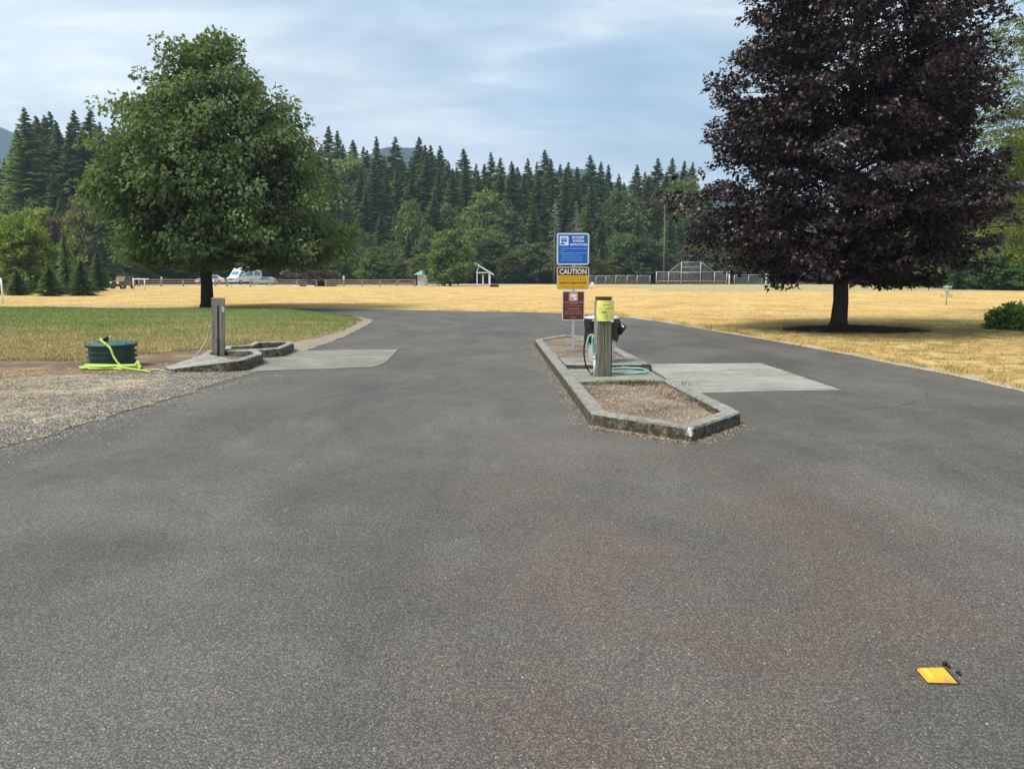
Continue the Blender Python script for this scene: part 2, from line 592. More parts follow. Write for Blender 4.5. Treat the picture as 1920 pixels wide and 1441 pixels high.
def m_pad(t, b):
    P = t.pos()
    n1 = t.noise(P, 1.0, 5, 0.65, dist=0.6)
    n2 = t.noise(t.mapping(P, scale=(0.5, 1.6, 1)), 3.0, 5, 0.7, dist=1.0)
    n3 = t.noise(P, 80, 3, 0.7)
    c = t.ramp(n1, [(0.3, (0.20, 0.195, 0.165)), (0.5, (0.27, 0.262, 0.225)), (0.7, (0.33, 0.32, 0.28))])
    c = t.mix(t.math('MULTIPLY', t.smooth(n2, 0.56, 0.68), 0.65), c, (0.50, 0.49, 0.44))
    c = t.mix(t.math('MULTIPLY', t.smooth(n2, 0.46, 0.36), 0.6), c, (0.15, 0.14, 0.11))
    c = t.mix(1.0, c, t.ramp(n3, [(0.25, 0.8), (0.75, 1.18)]), 'MULTIPLY')
    t.put(b.inputs['Normal'], t.bump(n3, 0.4, 0.006))
    return c


MAT['pad'] = material('pad_concrete', m_pad, rough=0.9)


def field_tint(t, P):
    n1 = t.noise(P, 0.35, 5, 0.62, dist=0.8)
    n5 = t.noise(t.mapping(P, loc=(9, 4, 0)), 1.1, 5, 0.7, dist=0.6)
    n2 = t.noise(P, 0.06, 4, 0.55)
    n3 = t.noise(P, 2.6, 5, 0.7)
    c = t.ramp(n1, [(0.30, (0.45, 0.300, 0.108)), (0.45, (0.59, 0.405, 0.155)), (0.58, (0.68, 0.48, 0.195)), (0.72, (0.73, 0.56, 0.27))])
    c = t.mix(t.math('MULTIPLY', t.smooth(n5, 0.50, 0.64), 0.65), c, (0.44, 0.295, 0.110))
    c = t.mix(t.math('MULTIPLY', t.smooth(n5, 0.46, 0.36), 0.5), c, (0.74, 0.58, 0.32))
    c = t.mix(t.math('MULTIPLY', t.smooth(n3, 0.50, 0.70), 0.35), c, (0.36, 0.26, 0.10))
    nn = t.math('ADD', t.math('MULTIPLY', n3, 0.5), t.math('MULTIPLY', n5, 0.5))
    g1 = t.math('MULTIPLY', t.ellipse(P, 12.5, 20.8, 9.5, 3.2, 0.7), t.smooth(nn, 0.38, 0.56))  # greener grass right of the purple maple, with its shade painted in
    c = t.mix(t.math('MULTIPLY', g1, 0.85), c, (0.165, 0.170, 0.055))
    br = t.math('MULTIPLY', t.ellipse(P, 14.0, 14.5, 9.0, 5.0, 0.5), t.smooth(n5, 0.40, 0.62))
    c = t.mix(t.math('MULTIPLY', br, 0.6), c, (0.38, 0.235, 0.095))
    gx = t.math('MULTIPLY', t.ellipse(P, 8.6, 14.0, 2.6, 4.2, 0.5, rot=0.5), t.smooth(n3, 0.46, 0.58))
    return t.mix(t.math('MULTIPLY', gx, 0.65), c, (0.19, 0.19, 0.065))


def m_field(t, b):
    P = t.pos()
    c = field_tint(t, P)
    n4 = t.noise(P, 26, 3, 0.7)
    n3 = t.noise(P, 2.6, 5, 0.7)
    c = t.mix(1.0, c, t.ramp(n4, [(0.25, 0.7), (0.75, 1.2)]), 'MULTIPLY')
    far = t.smooth(t.sep(P)[1], 190, 260)
    c = t.mix(far, c, (0.05, 0.06, 0.03))
    t.put(b.inputs['Normal'], t.bump(t.math('ADD', n3, n4), 0.8, 0.05))
    return c


MAT['field'] = material('dry_field', m_field, rough=0.95, spec=0.1)


def lawn_tint(t, P):
    n1 = t.noise(t.mapping(P, scale=(0.35, 1.0, 1)), 0.9, 5, 0.65, dist=0.5)
    n3 = t.noise(P, 3.0, 4, 0.7)
    n2 = t.noise(P, 0.25, 3, 0.5)
    y = t.sep(P)[1]
    x = t.sep(P)[0]
    # the front of the lawn is drier, the far side watered
    wet = t.math('ADD', t.math('MULTIPLY', t.math('SUBTRACT', y, 19.3), 0.075), t.math('MULTIPLY', t.math('SUBTRACT', n1, 0.5), 2.6))
    wet = t.math('ADD', wet, t.math('MULTIPLY', t.math('SUBTRACT', n3, 0.5), 1.4))
    wet = t.math('ADD', wet, t.math('MULTIPLY', t.smooth(x, -9, -15), 0.15))
    wet = t.smooth(wet, -0.45, 0.65)
    dry = t.mix(n3, (0.42, 0.33, 0.15), (0.31, 0.26, 0.115))
    grn = t.mix(n2, (0.165, 0.215, 0.060), (0.215, 0.255, 0.085))
    return t.mix(wet, dry, grn)


def m_lawn(t, b):
    P = t.pos()
    n4 = t.noise(P, 30, 3, 0.7)
    c = t.mix(1.0, lawn_tint(t, P), t.ramp(n4, [(0.25, 0.62), (0.75, 1.15)]), 'MULTIPLY')
    t.put(b.inputs['Normal'], t.bump(n4, 0.8, 0.03))
    return c


MAT['lawn'] = material('lawn_turf', m_lawn, rough=0.95, spec=0.1)


def m_lawn_blade(t, b):
    P = t.pos()
    c = t.mix(1.0, lawn_tint(t, P), t.ramp(t.attr(), [(0, 0.65), (0.7, 1.15), (1, 1.5)]), 'MULTIPLY')
    return c


MAT['lawn_blade'] = material('lawn_blades', m_lawn_blade, rough=0.8, spec=0.15)


def m_field_blade(t, b):
    P = t.pos()
    return t.mix(1.0, field_tint(t, P), t.ramp(t.attr(), [(0, 0.78), (0.6, 1.05), (1, 1.3)]), 'MULTIPLY')


MAT['field_blade'] = material('dry_blades', m_field_blade, rough=0.85, spec=0.15)


def m_gravel(t, b):
    P = t.pos()
    vn = t.new('ShaderNodeTexVoronoi'); t.put(vn.inputs['Vector'], P); vn.inputs['Scale'].default_value = 42
    cell = t.sep(vn.outputs['Color'])
    n1 = t.noise(P, 0.8, 4, 0.6)
    n2 = t.noise(P, 5, 5, 0.7)
    a = t.ramp(cell[0], [(0, (0.13, 0.122, 0.10)), (0.5, (0.27, 0.25, 0.205)), (0.9, (0.42, 0.385, 0.32)), (1, (0.58, 0.54, 0.46))])
    a = t.mix(t.smooth(vn.outputs['Distance'], 0.3, 0.6), a, (0.09, 0.08, 0.065))
    straw = t.mix(n2, (0.52, 0.43, 0.30), (0.40, 0.335, 0.235))
    x = t.sep(P)[0]
    dryness = t.math('ADD', t.math('MULTIPLY', t.math('SUBTRACT', -5.2, x), 0.16), t.math('MULTIPLY', t.math('SUBTRACT', n1, 0.5), 2.0))
    dryness = t.math('ADD', dryness, t.math('MULTIPLY', t.math('SUBTRACT', n2, 0.5), 2.2))
    c = t.mix(t.smooth(dryness, -0.25, 0.75), a, straw)
    t.put(b.inputs['Normal'], t.bump(t.math('SUBTRACT', 1.0, vn.outputs['Distance']), 0.9, 0.02))
    return c


MAT['gravel'] = material('gravel_bed', m_gravel, rough=0.95, spec=0.15)


def m_dirt(c1, c2, c3):
    def f(t, b):
        P = t.pos()
        n1 = t.noise(P, 1.6, 5, 0.65, dist=0.4)
        n2 = t.noise(P, 28, 4, 0.75)
        c = t.ramp(n1, [(0.32, c1), (0.5, c2), (0.68, c3)])
        c = t.mix(1.0, c, t.ramp(n2, [(0.25, 0.6), (0.75, 1.35)]), 'MULTIPLY')
        t.put(b.inputs['Normal'], t.bump(n2, 0.9, 0.03))
        return c
    return f


def m_dirt_strip(t, b):
    P = t.pos()
    c = m_dirt((0.135, 0.088, 0.06), (0.20, 0.145, 0.10), (0.33, 0.25, 0.17))(t, b)
    pale = t.smooth(t.math('ADD', t.sep(P)[0], t.math('MULTIPLY', t.noise(P, 1.2, 3), 1.6)), -5.3, -4.0)
    return t.mix(t.math('MULTIPLY', pale, 0.75), c, t.mix(t.noise(P, 12, 4), (0.24, 0.21, 0.155), (0.40, 0.36, 0.28)))


MAT['dirt'] = material('brown_dirt', m_dirt_strip, rough=0.95, spec=0.1)
MAT['bed'] = material('bed_soil', m_dirt((0.135, 0.11, 0.080), (0.22, 0.182, 0.135), (0.33, 0.275, 0.205)), rough=0.95, spec=0.1)
MAT['mulch'] = material('dark_mulch', m_dirt((0.030, 0.018, 0.012), (0.05, 0.032, 0.022), (0.08, 0.052, 0.036)), rough=0.95, spec=0.1)
MAT['forest_floor'] = material('forest_floor', m_dirt((0.03, 0.035, 0.015), (0.06, 0.055, 0.025), (0.11, 0.09, 0.045)), rough=0.95, spec=0.1)
MAT['pale_dirt'] = material('pale_dust', m_dirt((0.34, 0.28, 0.19), (0.44, 0.37, 0.26), (0.53, 0.46, 0.34)), rough=0.95, spec=0.1)
MAT['ballfield'] = material('ballfield_turf', m_dirt((0.25, 0.24, 0.12), (0.37, 0.34, 0.19), (0.50, 0.45, 0.29)), rough=0.95, spec=0.1)


def m_wood(c1, c2, c3):
    def f(t, b):
        P = t.obj()
        st = t.mapping(P, scale=(1, 1, 0.06))
        n1 = t.noise(st, 30, 5, 0.7, dist=0.3)
        n2 = t.noise(P, 2.2, 4, 0.6)
        c = t.ramp(n1, [(0.30, c1), (0.5, c2), (0.72, c3)])
        c = t.mix(t.math('MULTIPLY', t.smooth(n2, 0.5, 0.75), 0.5), c, tuple(x * 0.7 for x in c1))
        t.put(b.inputs['Normal'], t.bump(n1, 0.6, 0.006))
        return c
    return f


MAT['wood_grey'] = material('weathered_grey_wood', m_wood((0.12, 0.11, 0.09), (0.24, 0.22, 0.185), (0.36, 0.335, 0.285)), rough=0.9, spec=0.15)
MAT['wood_green'] = material('weathered_greenish_wood', m_wood((0.085, 0.085, 0.055), (0.155, 0.150, 0.105), (0.27, 0.255, 0.20)), rough=0.9, spec=0.15)
MAT['wood_rail'] = material('fence_wood', m_wood((0.16, 0.125, 0.10), (0.26, 0.215, 0.175), (0.36, 0.31, 0.26)), rough=0.9, spec=0.15)
MAT['bark'] = material('bark', m_wood((0.025, 0.02, 0.015), (0.05, 0.04, 0.032), (0.085, 0.07, 0.055)), rough=0.95, spec=0.1)
MAT['bark_grey'] = material('grey_bark', m_wood((0.10, 0.095, 0.085), (0.18, 0.17, 0.15), (0.27, 0.25, 0.22)), rough=0.95, spec=0.1)
MAT['steel'] = flat('galvanised_steel', (0.42, 0.43, 0.44), 0.5, 0.5, 0.3)
MAT['white'] = flat('white_paint', (0.74, 0.74, 0.71), 0.5)
MAT['offwhite'] = flat('offwhite_plastic', (0.66, 0.67, 0.64), 0.45)
MAT['black'] = flat('black_rubber', (0.012, 0.012, 0.013), 0.45)
MAT['blue_sign'] = flat('blue_sign_face', (0.008, 0.105, 0.42), 0.35)
MAT['sign_edge'] = flat('sign_border', (0.55, 0.60, 0.64), 0.4)
MAT['tan_edge'] = flat('caution_border', (0.42, 0.40, 0.33), 0.4)
MAT['pink_edge'] = flat('brown_sign_border', (0.66, 0.56, 0.52), 0.4)
MAT['sign_black'] = flat('caution_black', (0.022, 0.012, 0.008), 0.4)
MAT['sign_yellow'] = flat('caution_yellow', (0.62, 0.36, 0.012), 0.4)
MAT['sign_brown'] = flat('brown_sign_face', (0.105, 0.024, 0.016), 0.4)
MAT['ink_white'] = flat('white_lettering', (0.72, 0.76, 0.82), 0.4)
MAT['ink_blue'] = flat('pale_blue_lettering', (0.25, 0.42, 0.72), 0.4)
MAT['ink_cream'] = flat('cream_lettering', (0.70, 0.62, 0.52), 0.4)
MAT['ink_dark'] = flat('dark_lettering', (0.20, 0.095, 0.01), 0.4)
MAT['ink_pink'] = flat('pale_pink_lettering', (0.50, 0.30, 0.26), 0.4)
MAT['ink_olive'] = flat('olive_lettering', (0.16, 0.17, 0.05), 0.6)
MAT['paper'] = flat('yellow_paper', (0.76, 0.74, 0.20), 0.35, 0.5)
MAT['tape'] = flat('clear_sleeve', (0.66, 0.66, 0.42), 0.15, 0.6)
MAT['cap'] = flat('brown_post_cap', (0.060, 0.040, 0.018), 0.6)
MAT['teal_hose'] = flat('teal_hose_vinyl', (0.26, 0.50, 0.42), 0.35, 0.5)
MAT['lime_hose'] = flat('lime_hose_vinyl', (0.44, 0.62, 0.08), 0.4, 0.5)
MAT['pale_hose'] = flat('faded_green_hose', (0.40, 0.44, 0.28), 0.5, 0.4)
MAT['tank'] = flat('dark_green_plastic', (0.012, 0.058, 0.050), 0.45, 0.45)
MAT['tank_lid'] = flat('green_plastic_lid', (0.035, 0.105, 0.088), 0.45, 0.45)
MAT['can'] = flat('white_plastic_can', (0.62, 0.64, 0.63), 0.4, 0.5)
MAT['bag'] = flat('black_plastic_film', (0.008, 0.008, 0.009), 0.25, 0.5)
MAT['marker'] = flat('yellow_marker_plastic', (0.72, 0.40, 0.025), 0.35, 0.5)
def worn(name, col, dirt, amt, rough, spec):
    def f(t, b):
        P = t.obj()
        n1 = t.noise(P, 55, 5, 0.75)
        n2 = t.noise(P, 7, 4, 0.65)
        c = t.mix(t.math('MULTIPLY', t.smooth(n2, 0.45, 0.68), amt), col, dirt)
        c = t.mix(t.math('MULTIPLY', t.smooth(n1, 0.56, 0.70), amt), c, dirt)
        return c
    return material(name, f, rough, spec)


MAT['marker'] = worn('worn_yellow_plastic', (0.72, 0.40, 0.025), (0.30, 0.20, 0.08), 0.55, 0.5, 0.4)
MAT['tank'] = worn('dusty_green_plastic', (0.012, 0.055, 0.047), (0.10, 0.10, 0.075), 0.40, 0.5, 0.4)
MAT['tank_lid'] = worn('dusty_green_lid', (0.032, 0.100, 0.085), (0.16, 0.16, 0.12), 0.50, 0.55, 0.4)
MAT['lime_hose'] = worn('dusty_lime_hose', (0.42, 0.58, 0.09), (0.30, 0.32, 0.12), 0.60, 0.5, 0.35)
MAT['lens'] = flat('marker_reflector', (0.80, 0.52, 0.05), 0.12, 0.8)
MAT['adhesive'] = flat('bitumen_adhesive', (0.03, 0.028, 0.022), 0.6)
MAT['teal_roof'] = flat('teal_metal_roof', (0.26, 0.56, 0.46), 0.4)
MAT['block'] = flat('pale_block_wall', (0.60, 0.59, 0.55), 0.9, 0.1)
MAT['glass'] = flat('vehicle_glass', (0.05, 0.12, 0.20), 0.08, 0.9)
MAT['glass_blue'] = flat('painted_sky_glass', (0.13, 0.30, 0.55), 0.1, 0.9)  # blue reflection of the sky painted into the pane colour
MAT['tyre'] = flat('tyre_rubber', (0.012, 0.012, 0.012), 0.8, 0.2)
MAT['tan_paint'] = flat('tan_vehicle_paint', (0.17, 0.125, 0.06), 0.45)
MAT['grey_paint'] = flat('grey_vehicle_paint', (0.30, 0.31, 0.32), 0.35)
MAT['pebble'] = material('pebbles', lambda t, b: t.ramp(t.attr(), [(0, (0.07, 0.065, 0.055)), (0.5, (0.24, 0.22, 0.18)), (0.9, (0.42, 0.385, 0.32)), (1, (0.6, 0.58, 0.54))]), rough=0.9)
MAT['grit'] = material('pale_grit', lambda t, b: t.ramp(t.attr(), [(0, (0.02, 0.02, 0.018)), (0.35, (0.08, 0.075, 0.065)), (0.6, (0.30, 0.29, 0.26)), (1, (0.72, 0.70, 0.66))]), rough=0.8)
MAT['litter'] = material('dry_needles', lambda t, b: t.ramp(t.attr(), [(0, (0.12, 0.08, 0.05)), (0.5, (0.33, 0.245, 0.17)), (1, (0.60, 0.47, 0.34))]), rough=0.9)

# ------------------------------------------------------------------ ground sheets
N_ = 64
disc = [(1750 * math.cos(2 * math.pi * k / N_), 1750 * math.sin(2 * math.pi * k / N_) + 50) for k in range(N_)]
tag(sheet('ground', disc, -0.035, MAT['field']), label='golden dry grass field stretching to the woods', kind='structure')

far_px = [(560, 578), (760, 581), (950, 584.5), (1060, 587), (1160, 593), (1240, 603), (1320, 617), (1410, 632), (1500, 647.5), (1590, 664), (1686, 684), (1760, 697), (1828, 712), (1920, 733), (2060, 768)]
road = [(-5.4, -8), (-4.7, 2)] + [tuple(G(*p)[:2]) for p in [(-140, 842), (50, 792), (260, 742), (380, 706), (430, 692), (540, 664), (610, 640), (655, 625), (690, 607), (698, 600), (672, 593), (640, 589), (600, 586.5), (560, 584.5)]]
road += [(-30, 31.5), (-60, 31.5), (-60, 34.4), (-30, 34.4)]
road += [tuple(G(*p)[:2]) for p in far_px] + [(16, -8)]
ROAD = road
rd = densify(road, 0.12, 0.05)
tag(sheet('asphalt_road', rd, 0.0, MAT['asphalt']), label='worn grey asphalt drive', kind='structure')

# pale dusty edge along the road's far side (narrow strip of gravel)
edge = [Vector(G(*p)[:2]) for p in far_px]
o1, o2 = [], []
for i, p in enumerate(edge):
    d = (edge[min(i + 1, len(edge) - 1)] - edge[max(i - 1, 0)]).normalized()
    nr = Vector((-d.y, d.x))
    o1.append(p - nr * 0.06); o2.append(p + nr * (0.28 + 0.02 * (i % 3)))
strip = densify([tuple(x) for x in o1], 0.2, 0.03, closed=False) + densify([tuple(x) for x in o2[::-1]], 0.2, 0.22, closed=False)
tag(sheet('dusty_verge', strip, 0.005, MAT['pale_dirt']), kind='structure')

# gravel shoulder and brown dirt left of the drive
grav = [(-5.1, -8), (-4.45, 2)] + [tuple(G(*p)[:2]) for p in [(-20, 848), (150, 797), (330, 745), (400, 722), (470, 703), (500, 692), (430, 676), (250, 686), (120, 690), (-100, 700)]] + [(-16, 11), (-20, -8)]
tag(sheet('gravel_shoulder', densify(grav, 0.1, 0.13), 0.006, MAT['gravel']), kind='structure')
dirt = [tuple(G(*p)[:2]) for p in [(-200, 735), (-60, 716), (60, 706), (160, 702), (300, 700), (330, 694), (420, 690), (500, 676), (560, 664), (640, 634), (690, 610), (700, 600), (664, 592), (640, 606), (560, 632), (470, 640), (330, 650), (130, 668), (-200, 668)]]
tag(sheet('dirt_strip', densify(dirt, 0.12, 0.10), 0.010, MAT['dirt']), kind='structure')

# lawn: low mound
LAWN = [tuple(G(*p)[:2]) for p in [(-700, 655), (-200, 664), (0, 674), (135, 677), (262, 664), (330, 660), (420, 650), (484, 642), (552, 641), (600, 632), (645, 619), (668, 607), (662, 598), (620, 590.5), (575, 586)]] + [(-14, 31.0), (-24, 33.0), (-45, 34.0), (-60, 30), (-60, 20)]
LAWN_D = densify(LAWN, 0.15, 0.10)


def seg_dist(X, Y, poly):
    best = np.full(X.shape, 1e9)
    n = len(poly)
    for i in range(n):
        ax, ay = poly[i][:2]; bx, by = poly[(i + 1) % n][:2]
        dxx, dyy = bx - ax, by - ay
        L = dxx * dxx + dyy * dyy + 1e-12
        tt = np.clip(((X - ax) * dxx + (Y - ay) * dyy) / L, 0, 1)
        best = np.minimum(best, np.hypot(X - ax - tt * dxx, Y - ay - tt * dyy))
    return best


def lawn_z(X, Y):
    X = np.asarray(X, float); Y = np.asarray(Y, float)
    d = seg_dist(X, Y, LAWN)
    hgt = 0.02 + 0.22 * np.clip((Y - 15) / 16, 0, 1) ** 1.3 * np.clip(d / 1.6, 0, 1)
    return hgt * np.clip(d / 0.25, 0.3, 1) + 0.012 * np.sin(X * 1.3 + Y * 0.4) * np.clip(d / 1.0, 0, 1)


bm = bmesh.new()
f = bm.faces.new([bm.verts.new((p[0], p[1], 0)) for p in LAWN_D])
if f.normal.z < 0: f.normal_flip()
for ax, rng in ((0, np.arange(-58, 2, 0.8)), (1, np.arange(12, 36, 0.8))):
    for v in rng:
        no = (1, 0, 0) if ax == 0 else (0, 1, 0)
        co = (v, 0, 0) if ax == 0 else (0, v, 0)
        bmesh.ops.bisect_plane(bm, geom=bm.verts[:] + bm.edges[:] + bm.faces[:], plane_co=co, plane_no=no)
zs = lawn_z(np.array([v.co.x for v in bm.verts]), np.array([v.co.y for v in bm.verts]))
for v, z in zip(bm.verts, zs): v.co.z = z + 0.012
bmesh.ops.triangulate(bm, faces=bm.faces[:])
bm.normal_update()
for f in bm.faces:
    if f.normal.z < 0: f.normal_flip()
me = bpy.data.meshes.new('lawn'); bm.to_mesh(me); bm.free()
tag(link('lawn', me, MAT['lawn']), kind='structure')

# far sheets
tag(sheet('ball_field', densify([(13, 74), (16, 88), (8, 98), (6, 112), (70, 118), (150, 118), (150, 76), (60, 72)], 1.5, 0.8), -0.028, MAT['ballfield']), kind='structure')
tag(sheet('parking_lot', densify([(-75, 104), (-8, 104), (2, 112), (2, 128), (-75, 132)], 1.5, 0.5), -0.026, MAT['pale_dirt']), kind='structure')
tag(sheet('dirt_path', densify([(-75, 38.5), (-30, 36.6), (-14, 35.6), (-14, 37.0), (-30, 39.0), (-75, 42)], 1.0, 0.3), -0.022, MAT['pale_dirt']), kind='structure')
tag(sheet('forest_floor', densify([(-400, 128), (-75, 134), (-8, 131), (10, 124), (60, 123), (150, 122), (400, 100), (500, 330), (-500, 330)], 4, 1.5), -0.020, MAT['forest_floor']), kind='structure')

# concrete pads let into the asphalt
padr = [G(1207, 683), G(1318, 682.2), G(1427, 681.5), G(1577, 731.5), G(1447, 734), G(1312, 737), G(1255, 714)]
padr_d = densify([tuple(p[:2]) for p in padr], 0.15, 0.008)
MB().prism(padr_d, -0.1, 0.009).build('concrete_pad', MAT['pad'])
tag(bpy.data.objects['concrete_pad'], 'pale concrete pad beside the raised island', 'pad', kind='structure')
MAT['pad_left'] = material('worn_pad_concrete', lambda t, b: t.mix(1.0, m_pad(t, b), (0.80, 0.78, 0.74), 'MULTIPLY'), rough=0.9)
padl = [G(470, 697), G(700, 689), G(722, 682), G(747, 656), G(640, 656.5), G(551, 660), G(497, 674)]
MB().prism(densify([tuple(p[:2]) for p in padl], 0.15, 0.02), -0.1, 0.013).build('concrete_pad', MAT['pad_left'])
tag(bpy.data.objects['concrete_pad.001'], 'pale concrete pad beside the kerbed water station', 'pad', kind='structure')

# ------------------------------------------------------------------ mountains
def ridge(name, px_top, Y, mat, depth=500):
    """a real ridge: grid of terrain whose crest follows the profile"""
    xs = [p[0] for p in px_top]; ys = [p[1] for p in px_top]
    nx, ny = 120, 24
    V = np.zeros((ny, nx, 3))
    for i in range(nx):
        px = xs[0] + (xs[-1] - xs[0]) * i / (nx - 1)
        top = W(px, np.interp(px, xs, ys), Y)
        for j in range(ny):
            u = j / (ny - 1)
            y = Y - depth + 2 * depth * u
            k = math.cos((u - 0.5) * math.pi) ** 1.4
            q = mnoise.fractal(Vector((top.x / 160, y / 160, 1)), 1.0, 2.0, 4)
            V[j, i] = (top.x * (1 + (u - .5) * .1), y, max(top.z * k * (1 + 0.12 * q * abs(u - .5) * 2) + 2.5 * mnoise.noise(Vector((top.x / 12, y / 12, 2))) * k, -0.02))
    F = []
    for j in range(ny - 1):
        for i in range(nx - 1):
            a = j * nx + i
            F.append((a, a + 1, a + nx + 1, a + nx))
    me = np_mesh(name, V.reshape(-1, 3), np.array(F), smooth=True)
    return tag(link(name, me, mat), kind='structure')


MAT['hill'] = material('wooded_hill', lambda t, b: t.ramp(t.noise(t.pos(), 0.05, 5, 0.7), [(0.3, (0.012, 0.022, 0.018)), (0.7, (0.03, 0.048, 0.034))]), rough=1, spec=0.0)
ridge('mountain', [(-700, 330), (-300, 190), (-80, 205), (20, 245), (90, 310), (200, 400), (420, 400), (600, 360), (672, 318), (705, 284), (735, 279), (790, 281), (815, 294), (845, 322), (900, 340), (1050, 322), (1080, 314), (1110, 330), (1160, 350), (1700, 420), (2300, 380)], 1250, MAT['hill'], depth=350)

# ------------------------------------------------------------------ grass geometry
def samp_rect(x0, x1, y0, y1, poly=None, notpoly=None, power=1.0):
    def f(n, rs):
        # denser near the camera
        u = rs.uniform(0, 1, n)
        Y = y0 * (y1 / y0) ** (u ** power)
        X = rs.uniform(x0, x1, n)
        # widen with distance
        k = np.ones(n, bool)
        k &= np.abs(X) < Y * 0.74 + 1.5
        if poly is not None: k &= in_poly(X, Y, poly)
        if notpoly is not None:
            for q in notpoly: k &= ~in_poly(X, Y, q)
        return X[k], Y[k]
    return f


me = blades(420000, samp_rect(-28, 0, 12.5, 34.5, poly=LAWN_D), 0.055, 0.012, 0.9, zf=lambda X, Y: lawn_z(X, Y) + 0.01, seed=3)
tag(link('lawn_grass', me, MAT['lawn_blade']), kind='stuff')
me = blades(520000, samp_rect(-60, 62, 12, 100, notpoly=[rd, LAWN_D, grav, dirt]), 0.05, 0.014, 1.6, zf=lambda X, Y: np.full(len(X), -0.03), seed=4)
tag(link('dry_grass', me, MAT['field_blade']), kind='stuff')


# tufts straggling over the edges of road and dirt
def samp_edge(poly, spread, keep=None):
    def f(n, rs):
        P = np.array(poly); i = rs.randint(0, len(P) - 1, n)
        tt = rs.uniform(0, 1, n)[:, None]
        Q = P[i] * (1 - tt) + P[i + 1] * tt
        Q = Q + rs.normal(0, spread, Q.shape)
        # clumps
        c = np.array([mnoise.noise(Vector((x * 1.9, y * 1.9, 5))) for x, y in Q])
        k = c > 0.02
        return Q[k, 0], Q[k, 1]
    return f


e2 = [tuple(x) for x in densify([tuple(x) for x in o2], 0.3, 0.1, closed=False)]
me = blades(16000, samp_edge(e2[20:], 0.16), 0.085, 0.014, 1.2, seed=6)
tag(link('verge_grass', me, MAT['field_blade']), kind='stuff')
lf = [p for p in LAWN_D if p[1] < 28 and -22 < p[0] < -5]
me = blades(26000, samp_edge(lf, 0.12), 0.07, 0.014, 1.2, seed=7)
tag(link('lawn_edge_grass', me, MAT['lawn_blade']), kind='stuff')


# loose stones and litter
def scatter_stones(name, X, Y, Z, size, mat, seed=1, flatz=0.6, flare=None):
    rs = np.random.RandomState(seed)
    n = len(X)
    base = np.array([(1, 0, 0), (-.5, .87, 0), (-.5, -.87, 0), (0, 0, 1), (0, 0, -.3)])
    F0 = np.array([(0, 1, 3), (1, 2, 3), (2, 0, 3)])
    s = size * rs.uniform(0.4, 1.3, n) * (1 if flare is None else flare)
    th = rs.uniform(0, 6.28, n)
    sq = rs.uniform(0.5, 1.0, n)
    V = np.zeros((n, 5, 3))
    for k, b in enumerate(base):
        bx = b[0] * s + rs.normal(0, .15, n) * s; by = b[1] * s * sq + rs.normal(0, .15, n) * s
        V[:, k, 0] = X + bx * np.cos(th) - by * np.sin(th)
        V[:, k, 1] = Y + bx * np.sin(th) + by * np.cos(th)
        V[:, k, 2] = Z + b[2] * s * flatz
    F = (F0[None] + (np.arange(n) * 5)[:, None, None]).reshape(-1, 3)
    me = np_mesh(name, V.reshape(-1, 3), F, np.repeat(rs.uniform(0, 1, n), 5))
    return tag(link(name, me, mat), kind='stuff')


rs = np.random.RandomState(21)
X, Y = samp_rect(-14, -3.4, 5.5, 13.5, poly=densify(grav, 0.3, 0.1))(46000, rs)
scatter_stones('gravel', X, Y, np.full(len(X), 0.006), 0.013, MAT['pebble'], 5)
Y = rs.uniform(3.5, 11.5, 9000); X = np.interp(Y, [3, 6.3, 9.3, 10.8, 11.5], [-4.5, -4.4, -4.05, -3.85, -3.6]) + rs.exponential(0.22, 9000) - .08
scatter_stones('stray_gravel', X, Y, np.full(len(X), 0.001), 0.007, MAT['pebble'], 6)
# crumbs all over the asphalt
Y = 1.9 * (14 / 1.9) ** rs.uniform(0, 1, 4200); X = rs.uniform(-1, 1, 4200) * Y * 0.75
k = (in_poly(X, Y, [tuple(p) for p in road]))
scatter_stones('grit', X[k], Y[k], np.full(k.sum(), 0.001), 0.0034, MAT['grit'], 8)


def scatter_slivers(name, X, Y, Z, L, wd, mat, seed=1, up=0.25):
    rs = np.random.RandomState(seed)
    n = len(X)
    th = rs.uniform(0, 6.28, n); l = L * rs.uniform(.4, 1.3, n)
    ux, uy = np.cos(th), np.sin(th)
    V = np.zeros((n, 3, 3))
    V[:, 0] = np.stack([X - uy * wd, Y + ux * wd, Z], 1)
    V[:, 1] = np.stack([X + uy * wd, Y - ux * wd, Z], 1)
    V[:, 2] = np.stack([X + ux * l, Y + uy * l, Z + l * rs.uniform(0, up, n)], 1)
    me = np_mesh(name, V.reshape(-1, 3), np.arange(n * 3).reshape(n, 3), np.repeat(rs.uniform(0, 1, n), 3))
    return tag(link(name, me, mat), kind='stuff')


X, Y = samp_rect(-14, -3.4, 5.5, 14.5, poly=densify(grav, 0.3, 0.1))(46000, rs)
wgt = np.clip((-4.6 - X) / 3.0, 0.05, 1)
k = rs.uniform(0, 1, len(X)) < wgt
scatter_slivers('straw_litter', X[k], Y[k], np.full(k.sum(), 0.010), 0.07, 0.005, MAT['field_blade'], 9)

